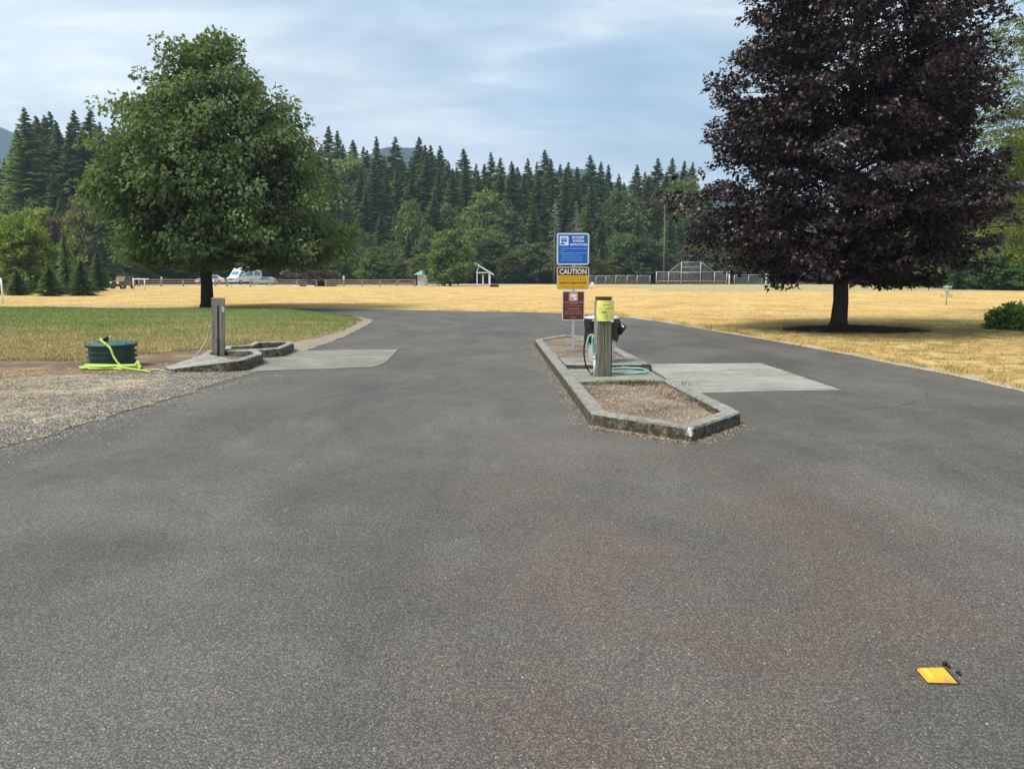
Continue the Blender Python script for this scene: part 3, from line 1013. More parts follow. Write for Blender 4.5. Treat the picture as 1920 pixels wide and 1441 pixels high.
# ------------------------------------------------------------------ central island
def ring_curb(name, outer, inner, zt, mat, parent, z0=-0.02, closed=True, step=0.07, jit=0.004, zi0=0.0):
    """kerb swept between an outer and an inner outline, rounded top edges, slightly uneven"""
    n = len(outer)
    st = []
    for i in range(n if closed else n - 1):
        j = (i + 1) % n
        L = (Vector(outer[j][:2]) - Vector(outer[i][:2])).length
        k = max(1, int(L / step))
        for q in range(k):
            u = q / k
            st.append((Vector(outer[i][:2]).lerp(Vector(outer[j][:2]), u), Vector(inner[i][:2]).lerp(Vector(inner[j][:2]), u), zt[i] * (1 - u) + zt[j] * u))
    if not closed:
        st.append((Vector(outer[-1][:2]), Vector(inner[-1][:2]), zt[-1]))
    vs, fs = [], []
    m = 8
    for s_, (o, i_, z) in enumerate(st):
        d = (i_ - o)
        wv = d.length
        d.normalize()
        r = min(0.018, z * 0.4)
        prof = [(0, z0), (0.0, z * 0.45), (0.002, z - r), (r, z), (wv / 2, z + 0.002), (wv - r, z), (wv - 0.002, z - r), (wv, zi0)]
        for (u, zz) in prof:
            p = o + d * u
            q = Vector((p.x * 9, p.y * 9, zz * 9))
            e = mnoise.noise_vector(q) * jit + mnoise.noise_vector(q * 4) * jit * 0.7
            c = mnoise.noise(Vector((p.x * 5, p.y * 5, 9)))
            chip = max(0, c - 0.35) * 0.035 if 0 < u < 0.05 else 0
            vs.append((p.x + e.x, p.y + e.y, zz + (e.z if zz > 0.03 else 0) - chip))
    L = len(st)
    for s_ in range(L if closed else L - 1):
        a, b = s_ * m, ((s_ + 1) % L) * m
        for k in range(m - 1):
            fs.append((a + k, a + k + 1, b + k + 1, b + k))
    if not closed:
        fs.append(tuple(range(m))); fs.append(tuple((L - 1) * m + k for k in range(m - 1, -1, -1)))
    mb = MB(); mb.add(vs, fs)
    o = mb.build(name, mat, parent, smooth=False)
    me = o.data
    return o


FL, FV, FR = G(1108, 798), G(1297, 829), G(1388, 796)
BL, BV, BR = G(1003, 648), G(1057, 638.5), G(1118, 643)
RR = lambda u: FR.lerp(BR, u)


def inset(pts, dlist, closed=True):
    """offset a polyline towards its left-hand side by d"""
    out = []
    n = len(pts)
    for i in range(n):
        p = Vector(pts[i][:2])
        a = Vector(pts[i - 1][:2]) if (closed or i > 0) else None
        b = Vector(pts[(i + 1) % n][:2]) if (closed or i < n - 1) else None
        ns = []
        if a is not None:
            d = (p - a).normalized(); ns.append(Vector((-d.y, d.x)))
        if b is not None:
            d = (b - p).normalized(); ns.append(Vector((-d.y, d.x)))
        nn = sum(ns, Vector((0, 0)))
        nn.normalize()
        k = dlist / max(nn.dot(ns[0]), 0.35)
        out.append(p + nn * k)
    return out


isl = empty('concrete_island', (1.4, 11.0, 0), 'raised concrete island with mossy kerb around soil beds in mid drive', 'island')
hexa = [BV, BL, FL, FV, FR, BR]          # anticlockwise seen from above
area = sum(hexa[i].x * hexa[(i + 1) % 6].y - hexa[(i + 1) % 6].x * hexa[i].y for i in range(6))
KW = 0.165
inn_all = inset(hexa, KW)
# where the slabs cross: fractions along the right side (FR -> BR)
Y1 = G(1250, 716, 0.08).y      # front edge of the front slab
Y2 = G(1207, 692, 0.08).y      # wall of the rear slab
Y3 = G(1180, 671, 0.14).y      # back edge of the rear slab


def on_right(y):
    u = (y - FR.y) / (BR.y - FR.y)
    return FR.lerp(BR, u)


def on_left(y):
    u = (y - FL.y) / (BL.y - FL.y)
    return FL.lerp(BL, u)


H = 0.135
A1 = on_right(Y1 + 0.05)
A2 = on_right(Y2)
path = [A2, BR, BV, BL, FL, FV, FR, A1]
inn = inset([Vector(p[:2]) for p in path], KW, closed=False)
ring_curb('kerb', path, inn, [H + .02, H, H, H, H, H - .005, H, H - 0.03], MAT['curb'], isl, closed=False)
# low sill on the pad side between the slabs
ring_curb('low_sill', [A1 + Vector((0, 0.004, 0)), A2 - Vector((0, .004, 0))], inset([Vector(A1[:2]), Vector(A2[:2])], KW - 0.02, closed=False), [0.045, 0.045], MAT['curb'], isl, closed=False)


def slab(name, y0, y1, z, mat, extra=0.0, z0=-0.03):
    e = KW - 0.006
    l0, l1 = on_left(y0), on_left(y1)
    r0, r1 = on_right(y0), on_right(y1)
    poly = [(l0.x + e, y0), (r0.x - e - extra, y0), (r1.x - e - extra, y1), (l1.x + e, y1)]
    return MB().prism(poly, z0, z).build(name, mat, isl, bevel=0.008)


slab('front_slab', Y1, Y2 - 0.004, 0.085, MAT['curb'])
slab('rear_slab', Y2, Y3, H + 0.012, MAT['curb'], extra=-KW + 0.012)


def bed(name, poly, z, mat, parent, amp=0.02, step=0.09):
    xs = [p[0] for p in poly]; ys = [p[1] for p in poly]
    gx = np.arange(min(xs), max(xs) + step, step); gy = np.arange(min(ys), max(ys) + step, step)
    nx, ny = len(gx), len(gy)
    XX, YY = np.meshgrid(gx, gy)
    ZZ = np.array([[z + amp * (mnoise.noise(Vector((x * 2.2, y * 2.2, 0))) + .6 * mnoise.noise(Vector((x * 9, y * 9, 1)))) for x in gx] for y in gy])
    V = np.stack([XX, YY, ZZ], 2).reshape(-1, 3)
    cx = (XX[:-1, :-1] + step / 2).ravel(); cy = (YY[:-1, :-1] + step / 2).ravel()
    ok = in_poly(cx, cy, poly)
    F = np.array([(j * nx + i, j * nx + i + 1, (j + 1) * nx + i + 1, (j + 1) * nx + i) for j in range(ny - 1) for i in range(nx - 1)])[ok]
    off = np.array(parent.location)
    me = np_mesh(name, V - off, F, smooth=True)
    return link(name, me, mat, parent)


e = KW * 0.6
bedA = [(on_left(Y1).x + e, Y1), (on_right(Y1).x - e, Y1), tuple(inn_all[4]), tuple(inn_all[3]), tuple(inn_all[2])]
bedA = [(on_left(Y1).x + e, Y1 + .05), (inn_all[2].x - .05, inn_all[2].y), (inn_all[3].x, inn_all[3].y - .08), (inn_all[4].x + .05, inn_all[4].y), (on_right(Y1).x - e, Y1 + .05)]
bed('soil_bed', bedA, 0.045, MAT['bed'], isl, 0.03)
bedB = [(on_left(Y3).x + e, Y3 - .05), (inn_all[1].x - .05, inn_all[1].y), (inn_all[0].x, inn_all[0].y + .08), (inn_all[5].x + .05, inn_all[5].y), (on_right(Y3).x - e, Y3 - .05)]
bed('soil_bed', bedB, H - 0.03, MAT['bed'], isl, 0.02)
# litter in and round the island
rs = np.random.RandomState(5)
n = 3600
u = rs.uniform(0, 1, n)
side = rs.choice(3, n, p=[.66, .24, .10])
Pa = np.where(side[:, None] == 0, np.array(FL[:2]) * (1 - u[:, None]) + np.array(BL[:2]) * u[:, None],
              np.where(side[:, None] == 1, np.array(FL[:2]) * (1 - u[:, None]) + np.array(FV[:2]) * u[:, None],
                       np.array(FV[:2]) * (1 - u[:, None]) + np.array(FR[:2]) * u[:, None]))
off = np.abs(rs.normal(0, 0.085, n)) + 0.01
nrm = np.where(side[:, None] == 0, [[-1, 0]], np.where(side[:, None] == 1, [[-.45, -.9]], [[.55, -.85]]))
Q = Pa + nrm * off[:, None]
scatter_slivers('needle_litter', Q[:, 0], Q[:, 1], np.full(n, 0.004), 0.05, 0.0035, MAT['litter'], 3, up=0.35)
n = 5200
X = rs.uniform(0.7, 2.3, n); Y = rs.uniform(FV.y, Y1, n)
k = in_poly(X, Y, bedA)
scatter_slivers('bed_litter', X[k], Y[k], np.full(k.sum(), 0.07), 0.045, 0.004, MAT['litter'], 4, up=0.5)
X = rs.uniform(0.4, 2.1, 1800); Y = rs.uniform(Y3, BV.y, 1800)
k = in_poly(X, Y, bedB)
scatter_slivers('rear_bed_litter', X[k], Y[k], np.full(k.sum(), H - 0.01), 0.05, 0.005, MAT['litter'], 14, up=0.5)
# weeds growing against the front slab
def samp_weed(n, rs):
    X = rs.normal(on_left(Y1).x + 0.95, 0.24, n); Y = Y1 - np.abs(rs.normal(0.02, 0.05, n))
    return X, Y


MAT['weed'] = material('weed_leaves', lambda t, b: t.ramp(t.attr(), [(0, (0.06, 0.09, 0.03)), (1, (0.19, 0.24, 0.10))]), rough=0.8)
me = blades(1700, samp_weed, 0.07, 0.012, 1.5, zf=lambda X, Y: np.full(len(X), 0.045), seed=15)
tag(link('weeds', me, MAT['weed']), kind='stuff')
me = blades(700, lambda n, rs: (on_right(Y1).x - 0.26 - np.abs(rs.normal(0, .07, n)) + rs.uniform(-.05, .25, n), Y1 - rs.uniform(0.1, 1.4, n)), 0.07, 0.008, 1.2, zf=lambda X, Y: np.full(len(X), 0.045), seed=16)
tag(link('dead_weeds', me, MAT['litter']), kind='stuff')


# ------------------------------------------------------------------ sign post
def text_mesh(body, size, width=None, bold=0.0):
    cu = bpy.data.curves.new('lettering', 'FONT')
    cu.body = body
    cu.size = size
    cu.align_x = 'CENTER'; cu.align_y = 'CENTER'
    cu.extrude = 0.0006
    cu.offset = bold
    cu.resolution_u = 2
    ob = bpy.data.objects.new('lettering', cu)
    COL.objects.link(ob)
    bpy.context.view_layer.update()
    me = bpy.data.meshes.new_from_object(ob)
    COL.objects.unlink(ob); bpy.data.objects.remove(ob)
    co = np.zeros(len(me.vertices) * 3); me.vertices.foreach_get('co', co); co = co.reshape(-1, 3)
    if width and len(co):
        w0 = co[:, 0].max() - co[:, 0].min()
        co[:, 0] *= width / w0
        me.vertices.foreach_set('co', co.ravel())
    return me


def put_text(body, size, x, z, y, mat, parent, width=None, bold=0.0, name='lettering'):
    """upright lettering facing -Y; x,z,y in world"""
    me = text_mesh(body, size, width, bold)
    me.materials.clear(); me.materials.append(mat)
    o = link(name, me, None, parent)
    base = Vector((0, 0, 0))
    q = parent
    while q is not None:
        base = base + q.matrix_basis.translation; q = q.parent
    o.rotation_euler = (math.pi / 2, 0, 0)
    o.location = Vector((x, y, z)) - base
    return o


def rrect(cx, cz, w_, h_, r, n=5):
    out = []
    for (sx, sz, a0) in ((1, 1, 0), (-1, 1, 90), (-1, -1, 180), (1, -1, 270)):
        for k in range(n + 1):
            a = rad(a0 + 90 * k / n)
            out.append((cx + sx * (w_ / 2 - r) + r * math.cos(a), cz + sz * (h_ / 2 - r) + r * math.sin(a)))
    return out


def plate(mb, poly, y0, y1):
    n = len(poly)
    vs = [(p[0], y0, p[1]) for p in poly] + [(p[0], y1, p[1]) for p in poly]
    fs = [tuple(range(n)), tuple(range(2 * n - 1, n - 1, -1))] + [(i, n + i, n + (i + 1) % n, (i + 1) % n) for i in range(n)]
    return mb.add(vs, fs)


sp = G(1074, 652, 0.11)
SY = sp.y
root = empty('sign_post', (sp.x, SY, 0.09), 'steel sign post carrying blue, yellow caution and brown signs on the island', 'sign')
top = W(1074, 440, SY)
MB().box((sp.x, SY, (0.06 + top.z) / 2), (0.045, 0.04, top.z - 0.06)).build('post', MAT['steel'], root, bevel=0.004)


def sign(px0, py0, px1, py1, edge_m, face_m, name, margin, r=0.03):
    a, c = W(px0, py0, SY), W(px1, py1, SY)
    cx, cz, ww, hh = (a.x + c.x) / 2, (a.z + c.z) / 2, c.x - a.x, a.z - c.z
    yb = SY - 0.024
    b = plate(MB(), rrect(cx, cz, ww, hh, r), yb - 0.004, yb).build(name, edge_m, root)
    if face_m is not None:
        plate(MB(), rrect(cx, cz, ww - 2 * margin, hh - 2 * margin, max(r - margin, .006)), yb - 0.0065, yb - 0.0042).build('sign_face', face_m, b)
    for sx in (0,):
        for sz in (-0.42, 0.42):
            MB().lathe((0, 0, 0), [(0.0001, 0.004), (0.006, 0.003), (0.008, 0)], 8)
    return b, cx, cz, ww, hh, yb - 0.0068


def bars(mb, cx, cz, ww, words, hgt, y):
    """a line of unreadably small print: word-long strokes"""
    tot = sum(words) + 0.6 * (len(words) - 1)
    x = cx - ww / 2
    for k in words:
        wd = ww * k / tot
        n = max(2, int(k * 1.6))
        for i in range(n):
            xx = x + wd * (i + .5) / n
            mb.box((xx, y, cz), (wd / n * 0.6, 0.0012, hgt * (0.65 if (i * 7 + int(k * 3)) % 3 else 1.0)))
        x += wd + ww * 0.6 / tot


# blue instruction sign
b, cx, cz, ww, hh, yf = sign(1044, 437, 1104, 496.5, MAT['sign_edge'], MAT['blue_sign'], 'blue_sign', 0.028, 0.045)
yt = yf - 0.0006
L0 = cx - ww / 2; T0 = cz + hh / 2
ux = lambda u: L0 + ww * u
uz = lambda v: T0 - hh * v
plate(MB(), rrect(ux(.225), uz(.245), ww * .27, hh * .29, .012), yf - .001, yf).build('symbol_panel', MAT['ink_white'], b)
sy = yf - 0.0013
mb = MB()
plate(mb, rrect(ux(.225), uz(.205), ww * .19, hh * .115, .012), sy - .0008, sy)
for dx_ in (-.055, .05):
    mb.tube([(ux(.225 + dx_), sy - .0009, uz(.285)), (ux(.225 + dx_), sy, uz(.285))], hh * .022, 10)
mb.box((ux(.175), sy - .0004, uz(.335)), (ww * .13, .0008, hh * .05))
mb.build('camper_symbol', MAT['blue_sign'], b)
mb = MB()
for dx_ in (-.055, 0.0, .055):
    mb.box((ux(.225 + dx_), sy - .0014, uz(.195)), (ww * .035, .0008, hh * .03))
mb.build('symbol_window', MAT['ink_white'], b)
put_text('RV DUMP', 0.062, ux(.655), uz(.145), yt, MAT['ink_white'], b, ww * .36, 0.002)
put_text('STATION', 0.055, ux(.665), uz(.255), yt, MAT['ink_white'], b, ww * .34, 0.002)
put_text('INSTRUCTIONS', 0.050, ux(.67), uz(.365), yt, MAT['ink_white'], b, ww * .53, 0.0015)
mb = MB()
for (v, x0, x1, wd) in [(.485, .13, .93, (9, 3, 8, 4, 5)), (.55, .15, .24, (3,)), (.625, .09, .93, (4, 9, 2, 5, 6)), (.69, .15, .72, (7, 6, 2, 3)), (.765, .15, .80, (4, 6, 5, 2, 4)), (.85, .13, .79, (4, 2, 7, 8))]:
    bars(mb, ux((x0 + x1) / 2), uz(v), ww * (x1 - x0), wd, .020, yt)
mb.build('small_print', MAT['ink_blue'], b)['kind'] = 'stuff'

# caution sign
b, cx, cz, ww, hh, yf = sign(1044, 500, 1104, 542.5, MAT['tan_edge'], MAT['sign_yellow'], 'caution_sign', 0.024, 0.04)
yt = yf - 0.0018
L0 = cx - ww / 2; T0 = cz + hh / 2
plate(MB(), rrect(cx, uz(.21), ww - 0.05, hh * .32, .018), yf - .0012, yf).build('caution_band', MAT['sign_black'], b)
put_text('CAUTION', 0.135, cx, uz(.225), yt, MAT['ink_cream'], b, ww * .84, 0.004)
mb = MB()
bars(mb, cx, uz(.46), ww * .82, (5, 4, 7, 6), .016, yf - .0006)
bars(mb, cx, uz(.56), ww * .84, (6, 5, 3, 8), .016, yf - .0006)
bars(mb, cx, uz(.88), ww * .70, (6, 4, 7), .018, yf - .0006)
mb.build('small_print', MAT['ink_dark'], b)['kind'] = 'stuff'
put_text('NON-POTABLE WATER', 0.062, cx, uz(.715), yf - .0006, MAT['ink_dark'], b, ww * .84, 0.003)

# brown rules sign
b, cx, cz, ww, hh, yf = sign(1054, 545, 1095.5, 600.5, MAT['pink_edge'], MAT['sign_brown'], 'brown_sign', 0.018, 0.022)
L0 = cx - ww / 2; T0 = cz + hh / 2
yt = yf - 0.0006
plate(MB(), rrect(cx, uz(.20), ww * .40, hh * .30, .03), yf - .0012, yf).build('symbol_panel', MAT['ink_pink'], b)
mb = MB()
sy = yf - 0.0015
plate(mb, rrect(cx, uz(.165), ww * .24, hh * .09, .012), sy - .001, sy)
plate(mb, rrect(cx + ww * .075, uz(.265), ww * .14, hh * .065, .008), sy - .001, sy)
mb.build('camper_symbol', MAT['ink_white'], b)
put_text('NOTICE', 0.04, cx, uz(.42), yt, MAT['ink_pink'], b, ww * .34, 0.001)
mb = MB()
mb.box((cx - ww * .32, yt, uz(.385)), (ww * .26, .0012, .010)); mb.box((cx + ww * .32, yt, uz(.385)), (ww * .26, .0012, .010))
bars(mb, cx, uz(.50), ww * .70, (6, 5, 8), .012, yt)
bars(mb, cx, uz(.60), ww * .55, (7, 6), .020, yt)
for v, q in ((.68, .74), (.73, .78), (.78, .74), (.885, .30), (.925, .20)):
    bars(mb, cx, uz(v), ww * q, (5, 7, 3, 6), .010, yt)
mb.build('small_print', MAT['ink_pink'], b)['kind'] = 'stuff'

# ------------------------------------------------------------------ trash can with bag
tc = G(1127, 669, H + 0.012)
tc = Vector((tc.x, Y2 + 0.42, H + 0.012))
zr = W(1129, 598, tc.y).z
hc = zr - tc.z
rt = (W(1159, 598, tc.y).x - W(1098, 598, tc.y).x) / 2
tcx = (W(1159, 598, tc.y).x + W(1098, 598, tc.y).x) / 2
tc.x = tcx
root = empty('trash_can', tc, 'white plastic trash can behind the wooden post on the island', 'trash can')
MB().lathe(tc, [(0.001, 0.005), (rt * .74, 0.0), (rt * .76, .02), (rt * .80, .03), (rt * .90, hc * .8), (rt * .93, hc - .03), (rt * .99, hc - .03), (rt * 1.0, hc), (rt * .95, hc), (rt * .93, hc - .03), (rt * .72, .03), (.001, .03)], 36).build('can_body', MAT['can'], root, smooth=True)
bg = empty('bag_root', (0, 0, 0))
COL.objects.unlink(bg); bpy.data.objects.remove(bg)
random.seed(3)
# film folded over the rim, crumpled, hanging unevenly
mb = MB()
n = 72
rows = [(.80, -.10), (.93, -.01), (1.02, .012), (1.06, -.02), (1.055, -.10), (1.03, -.19), (1.045, -.27), (1.0, -.33)]
vs = []
for i, (r, z) in enumerate(rows):
    for k in range(n):
        th = 2 * math.pi * k / n
        q = mnoise.noise(Vector((math.cos(th) * 3.2, math.sin(th) * 3.2, z * 7)))
        q2 = mnoise.noise(Vector((math.cos(th) * 9, math.sin(th) * 9, z * 12 + 4)))
        drop = 1 + (0.35 * q if i > 3 else 0)
        rr = rt * r * (1 + (.05 * q + .05 * q2) * (1 if i > 2 else .2)) + .004
        vs.append((tc.x + rr * math.cos(th), tc.y + rr * math.sin(th), tc.z + hc + z * drop + (.02 * q2 if i == 2 else 0)))
fs = [(i * n + k, i * n + (k + 1) % n, (i + 1) * n + (k + 1) % n, (i + 1) * n + k) for i in range(len(rows) - 1) for k in range(n)]
mb.add(vs, fs)
# knotted tail of the bag on the right side
kx, kz = tc.x + rt * 1.12, tc.z + hc - .05
for a in range(5):
    th = a * 1.3
    mb.tube([(kx, tc.y - .06, kz), (kx + .03 * math.cos(th) + .03, tc.y - .08 + .03 * math.sin(th), kz - .07), (kx + .02 * math.cos(th), tc.y - .07, kz - .17 - .03 * math.sin(a))], [.012, .034, .010], 7)
mb.build('trash_bag', MAT['bag'], None, smooth=False)
tag(bpy.data.objects['trash_bag'], 'black plastic bag folded over the white trash can rim', 'trash bag')
# white lid edge resting half across
mb = MB()
lid = [(0.001, .035), (rt * .5, .032), (rt * .95, .02), (rt * 1.07, .01), (rt * 1.08, -.012), (rt * 1.02, -.012), (rt * .9, .006), (0.001, .012)]
mb.lathe((tc.x, tc.y, tc.z + hc + .022), lid, 36).build('can_lid', MAT['can'], None, smooth=True)
tag(bpy.data.objects['can_lid'], 'shallow white lid lying on the bagged trash can', 'lid')


# ------------------------------------------------------------------ wooden water post on the island
pp = G(1131, 706, 0.085)
PY = pp.y + 0.10
ptop = W(1131, 556, PY).z
pw = 0.182
rz = rad(9)
px_ = pp.x
root = empty('water_post', (px_, PY, 0.085), 'square greenish wooden water post with yellow notice on the island slab', 'post')


def rot(x, y, a, c=(0, 0)):
    return Vector((c[0] + x * math.cos(a) - y * math.sin(a), c[1] + x * math.sin(a) + y * math.cos(a), 0))


def rbox(name, mat, x, y, z0, z1, sx, sy, parent, a=rz, c=None, bevel=0.003):
    c = c or (px_, PY)
    q = rot(x, y, a, c)
    return MB().box((q.x, q.y, (z0 + z1) / 2), (sx, sy, z1 - z0), rz=a).build(name, mat, parent, bevel=bevel)


# built of planks: front pair, core, and side boards
rbox('core', MAT['wood_green'], 0, 0.012, 0.08, ptop - .05, pw - .03, pw - .02, root, bevel=0)
rbox('front_plank', MAT['wood_green'], -pw * .27, -pw / 2 - .002, .082, ptop - .055, pw * .43, .028, root)
rbox('front_plank', MAT['wood_green'], pw * .24, -pw / 2 - .006, .082, ptop - .05, pw * .50, .034, root)
rbox('side_plank', MAT['bark'], pw / 2 + .008, .01, .082, ptop - .10, .030, pw * .92, root)  # dark bark colour paints in the shade on the right side
rbox('side_plank', MAT['wood_grey'], -pw / 2 - .002, .01, .082, ptop - .06, .026, pw * .92, root)
rbox('post_cap', MAT['cap'], 0, 0, ptop - .05, ptop, pw * 1.06, pw * 1.06, root, bevel=.006)
# white riser pipe on the left
q = rot(-pw / 2 - .038, -pw * .30, rz, (px_, PY))
MB().tube([(q.x, q.y, .086), (q.x, q.y, .36)], .017, 12).tube([(q.x, q.y, .33), (q.x, q.y, .38)], .022, 12).build('riser_pipe', MAT['offwhite'], root, smooth=True)
MB().box((q.x - .004, q.y - .004, .40), (.03, .05, .03)).build('tap', MAT['steel'], root, bevel=.004)
# notice: yellow paper sleeve wrapped round the front, bowing outward
zt_, zb_ = W(1130, 562.5, PY).z, W(1130, 601, PY).z
mb = MB()
nx, nz = 12, 10
hwid = pw * .64
vs, fs = [], []
for layer, dd in ((0, 0.0), (1, -0.0035)):
    for j in range(nz + 1):
        for i in range(nx + 1):
            u = i / nx * 2 - 1; v = j / nz
            x = u * (hwid + .012 * math.sin(v * math.pi) )
            y = -pw / 2 - .045 + .045 * abs(u) ** 2.5 + dd + .004 * math.sin(v * 9 + u * 3)
            q = rot(x, y, rz, (px_, PY))
            vs.append((q.x, q.y, zb_ + (zt_ - zb_) * v))
m = (nx + 1) * (nz + 1)
for L in (0, m):
    for j in range(nz):
        for i in range(nx):
            a = L + j * (nx + 1) + i
            fs.append((a, a + 1, a + nx + 2, a + nx + 1))
mb.add(vs, fs)
nt = mb.build('paper_notice', MAT['paper'], root, smooth=True)
mb = MB()
mid = (zt_ + zb_) / 2; hN = zt_ - zb_
for v, wd_, wds, hg in ((.78, .10, (3, 4), .010), (.62, .16, (4, 3, 5), .014), (.545, .04, (2,), .010), (.44, .13, (6, 3), .018), (.30, .03, (2,), .008), (.24, .05, (3,), .008), (.12, .07, (3, 2), .010)):
    tot = sum(wds) + .6 * (len(wds) - 1)
    x = -wd_ / 2
    for k in wds:
        for i in range(int(k * 2)):
            xx = x + wd_ * k / tot * (i + .5) / (k * 2)
            q = rot(xx, -pw / 2 - .0515 + .045 * abs(xx / hwid) ** 2.5, rz, (px_, PY))
            mb.box((q.x, q.y, zb_ + hN * v), (wd_ / tot * .33, .0015, hg * (1 if i % 3 else .7)), rz=rz)
        x += wd_ * (k + .6) / tot
mb.build('notice_print', MAT['ink_olive'], nt)['kind'] = 'stuff'
# white clip at the notice's right edge
rbox('tape_strip', MAT['offwhite'], pw * .50, -pw / 2 - .030, zt_ - .02, zt_ + .015, .03, .01, root)
rbox('tape_strip', MAT['offwhite'], pw * .50, -pw / 2 - .030, zb_ - .015, zb_ + .01, .05, .01, root)

# teal hose: loop hanging on the left and coil on the slab
hx = lambda px, py, Y_: W(px, py, Y_)
hp = []
Yh = PY + .10
for (a, bb) in [(1117, 640), (1112, 630), (1106, 627), (1100, 632), (1096, 645), (1095, 662), (1097, 678), (1102, 692), (1108, 699)]:
    hp.append(hx(a, bb, Yh))


def smooth_path(pts, k=6):
    pts = [Vector(p) for p in pts]
    out = []
    n = len(pts)
    for i in range(n - 1):
        p0, p1, p2, p3 = pts[max(i - 1, 0)], pts[i], pts[i + 1], pts[min(i + 2, n - 1)]
        for j in range(k):
            t_ = j / k
            out.append(0.5 * ((2 * p1) + (-p0 + p2) * t_ + (2 * p0 - 5 * p1 + 4 * p2 - p3) * t_ ** 2 + (-p0 + 3 * p1 - 3 * p2 + p3) * t_ ** 3))
    out.append(pts[-1])
    return out


zs_ = .085
q0 = hp[-1].copy()
MB().tube(smooth_path(hp), .011, 8).build('black_hose', MAT['black'], None, smooth=True)
tag(bpy.data.objects['black_hose'], 'thin black hose looped off the left of the island water post', 'hose')
hp2 = [hx(a, bb, Yh - .05) for (a, bb) in [(1117, 636), (1112, 628), (1105, 630), (1101, 640), (1100, 652)]]
hp3 = [hx(a, bb, Yh - .10) for (a, bb) in [(1117, 645), (1114, 633), (1111, 632), (1111, 650), (1113, 672), (1114, 690)]] + [Vector((px_ - .16, PY + .06, zs_ + .03)), Vector((px_ - .08, PY + .22, zs_ + .014)), Vector((px_ + .10, PY + .26, zs_ + .014))]
# coil lying on the slab to the right of the post
c0 = G(1180, 697.5, zs_)
coil = []
rx, ry = (G(1220, 697, zs_).x - G(1140, 697, zs_).x) / 2, 0.30
for k in range(0, 90):
    a = -2.6 + k * 0.19
    s_ = 1 - 0.0016 * k
    coil.append(Vector((c0.x - .02 + rx * s_ * math.cos(a), c0.y + .02 + ry * s_ * math.sin(a), zs_ + .014 + .007 * (k / 33.0) + .003 * math.sin(k))))
mb = MB()
mb.tube(smooth_path(hp3 + coil[:1], 6)[:-1] + coil, .0125, 8)
mb.tube(smooth_path(hp2), .0125, 8)
mb.build('garden_hose', MAT['teal_hose'], None, smooth=True)
tag(bpy.data.objects['garden_hose'], 'pale teal garden hose coiled on the island slab beside the post', 'hose')

# ------------------------------------------------------------------ left station: kerbs
def kerb_ring(name, pts_px, zs, wdt, label, mat, fill_z=None, ramp=None):
    pts = [G(a, b_) for a, b_ in pts_px]
    c = sum(pts, Vector((0, 0, 0))) / len(pts)
    root = empty(name, (c.x, c.y, 0), label, 'kerb')
    ar = sum(pts[i].x * pts[(i + 1) % len(pts)].y - pts[(i + 1) % len(pts)].x * pts[i].y for i in range(len(pts)))
    if ar < 0:
        pts = pts[::-1]; zs = zs[::-1]
    inn_ = inset([Vector(p[:2]) for p in pts], wdt)
    ring_curb('kerb', pts, inn_, zs, mat, root)
    return root, pts, inn_


rA, pA, iA = kerb_ring('station_kerb', [(378, 679), (430, 697.5), (462, 694.5), (494, 682), (484, 674), (392, 671)], [.14, .165, .185, .185, .18, .15], .13,
                       'sloping concrete kerb box around the grey wooden post', MAT['curb_left'])
bed('soil_fill', [tuple(p) for p in inset([Vector(p[:2]) for p in pA], .07)], 0.06, MAT['bed'], rA, .015)
# long tapering ramp running left to the ground
a0, a1 = G(319, 698.5), G(431, 697.6)
bk0, bk1 = G(309, 690), G(380, 679.5)
mb = MB()
vs = []
poly = [a0, a1, bk1, bk0]
mb.add([(a0.x, a0.y, -.02), (a1.x, a1.y - .002, -.02), (bk1.x, bk1.y, -.02), (bk0.x, bk0.y, -.02), (a0.x, a0.y, .055), (a1.x, a1.y - .002, .163), (bk1.x, bk1.y, .135), (bk0.x, bk0.y, .02)],
       [(3, 2, 1, 0), (4, 5, 6, 7), (0, 1, 5, 4), (1, 2, 6, 5), (2, 3, 7, 6), (3, 0, 4, 7)])
mb.build('ramp', MAT['curb_left'], rA, bevel=.01)
tp = a0 + Vector((.02, .03, .03))
MB().tube([tp + Vector((-.05, -.03, 0)), tp + Vector((.06, -.02, 0))], .028, 12).build('drain_pipe', MAT['black'], rA)

rB, pB, iB = kerb_ring('rear_station_kerb', [(420, 672), (500, 671.5), (529, 669.5), (551.5, 659.5), (545, 655), (478, 656.5), (466, 663), (424, 665)], [.17, .17, .18, .18, .175, .175, .17, .17], .12,
                       'low concrete kerb box behind the grey post kerb, beside the pad', MAT['curb_left'])
bed('soil_fill', [tuple(p) for p in inset([Vector(p[:2]) for p in pB], .06)], 0.05, MAT['bed'], rB, .015)

# left wooden post
lp = G(408, 674)
LY = lp.y + .05
lt = W(408, 558, LY).z
root = empty('wooden_post', (lp.x, LY, .05), 'weathered grey wooden water post at the grass edge beside the green tank', 'post')
la = rad(17)
lw = .214
MB().box((0, 0, 0), (1, 1, 1))
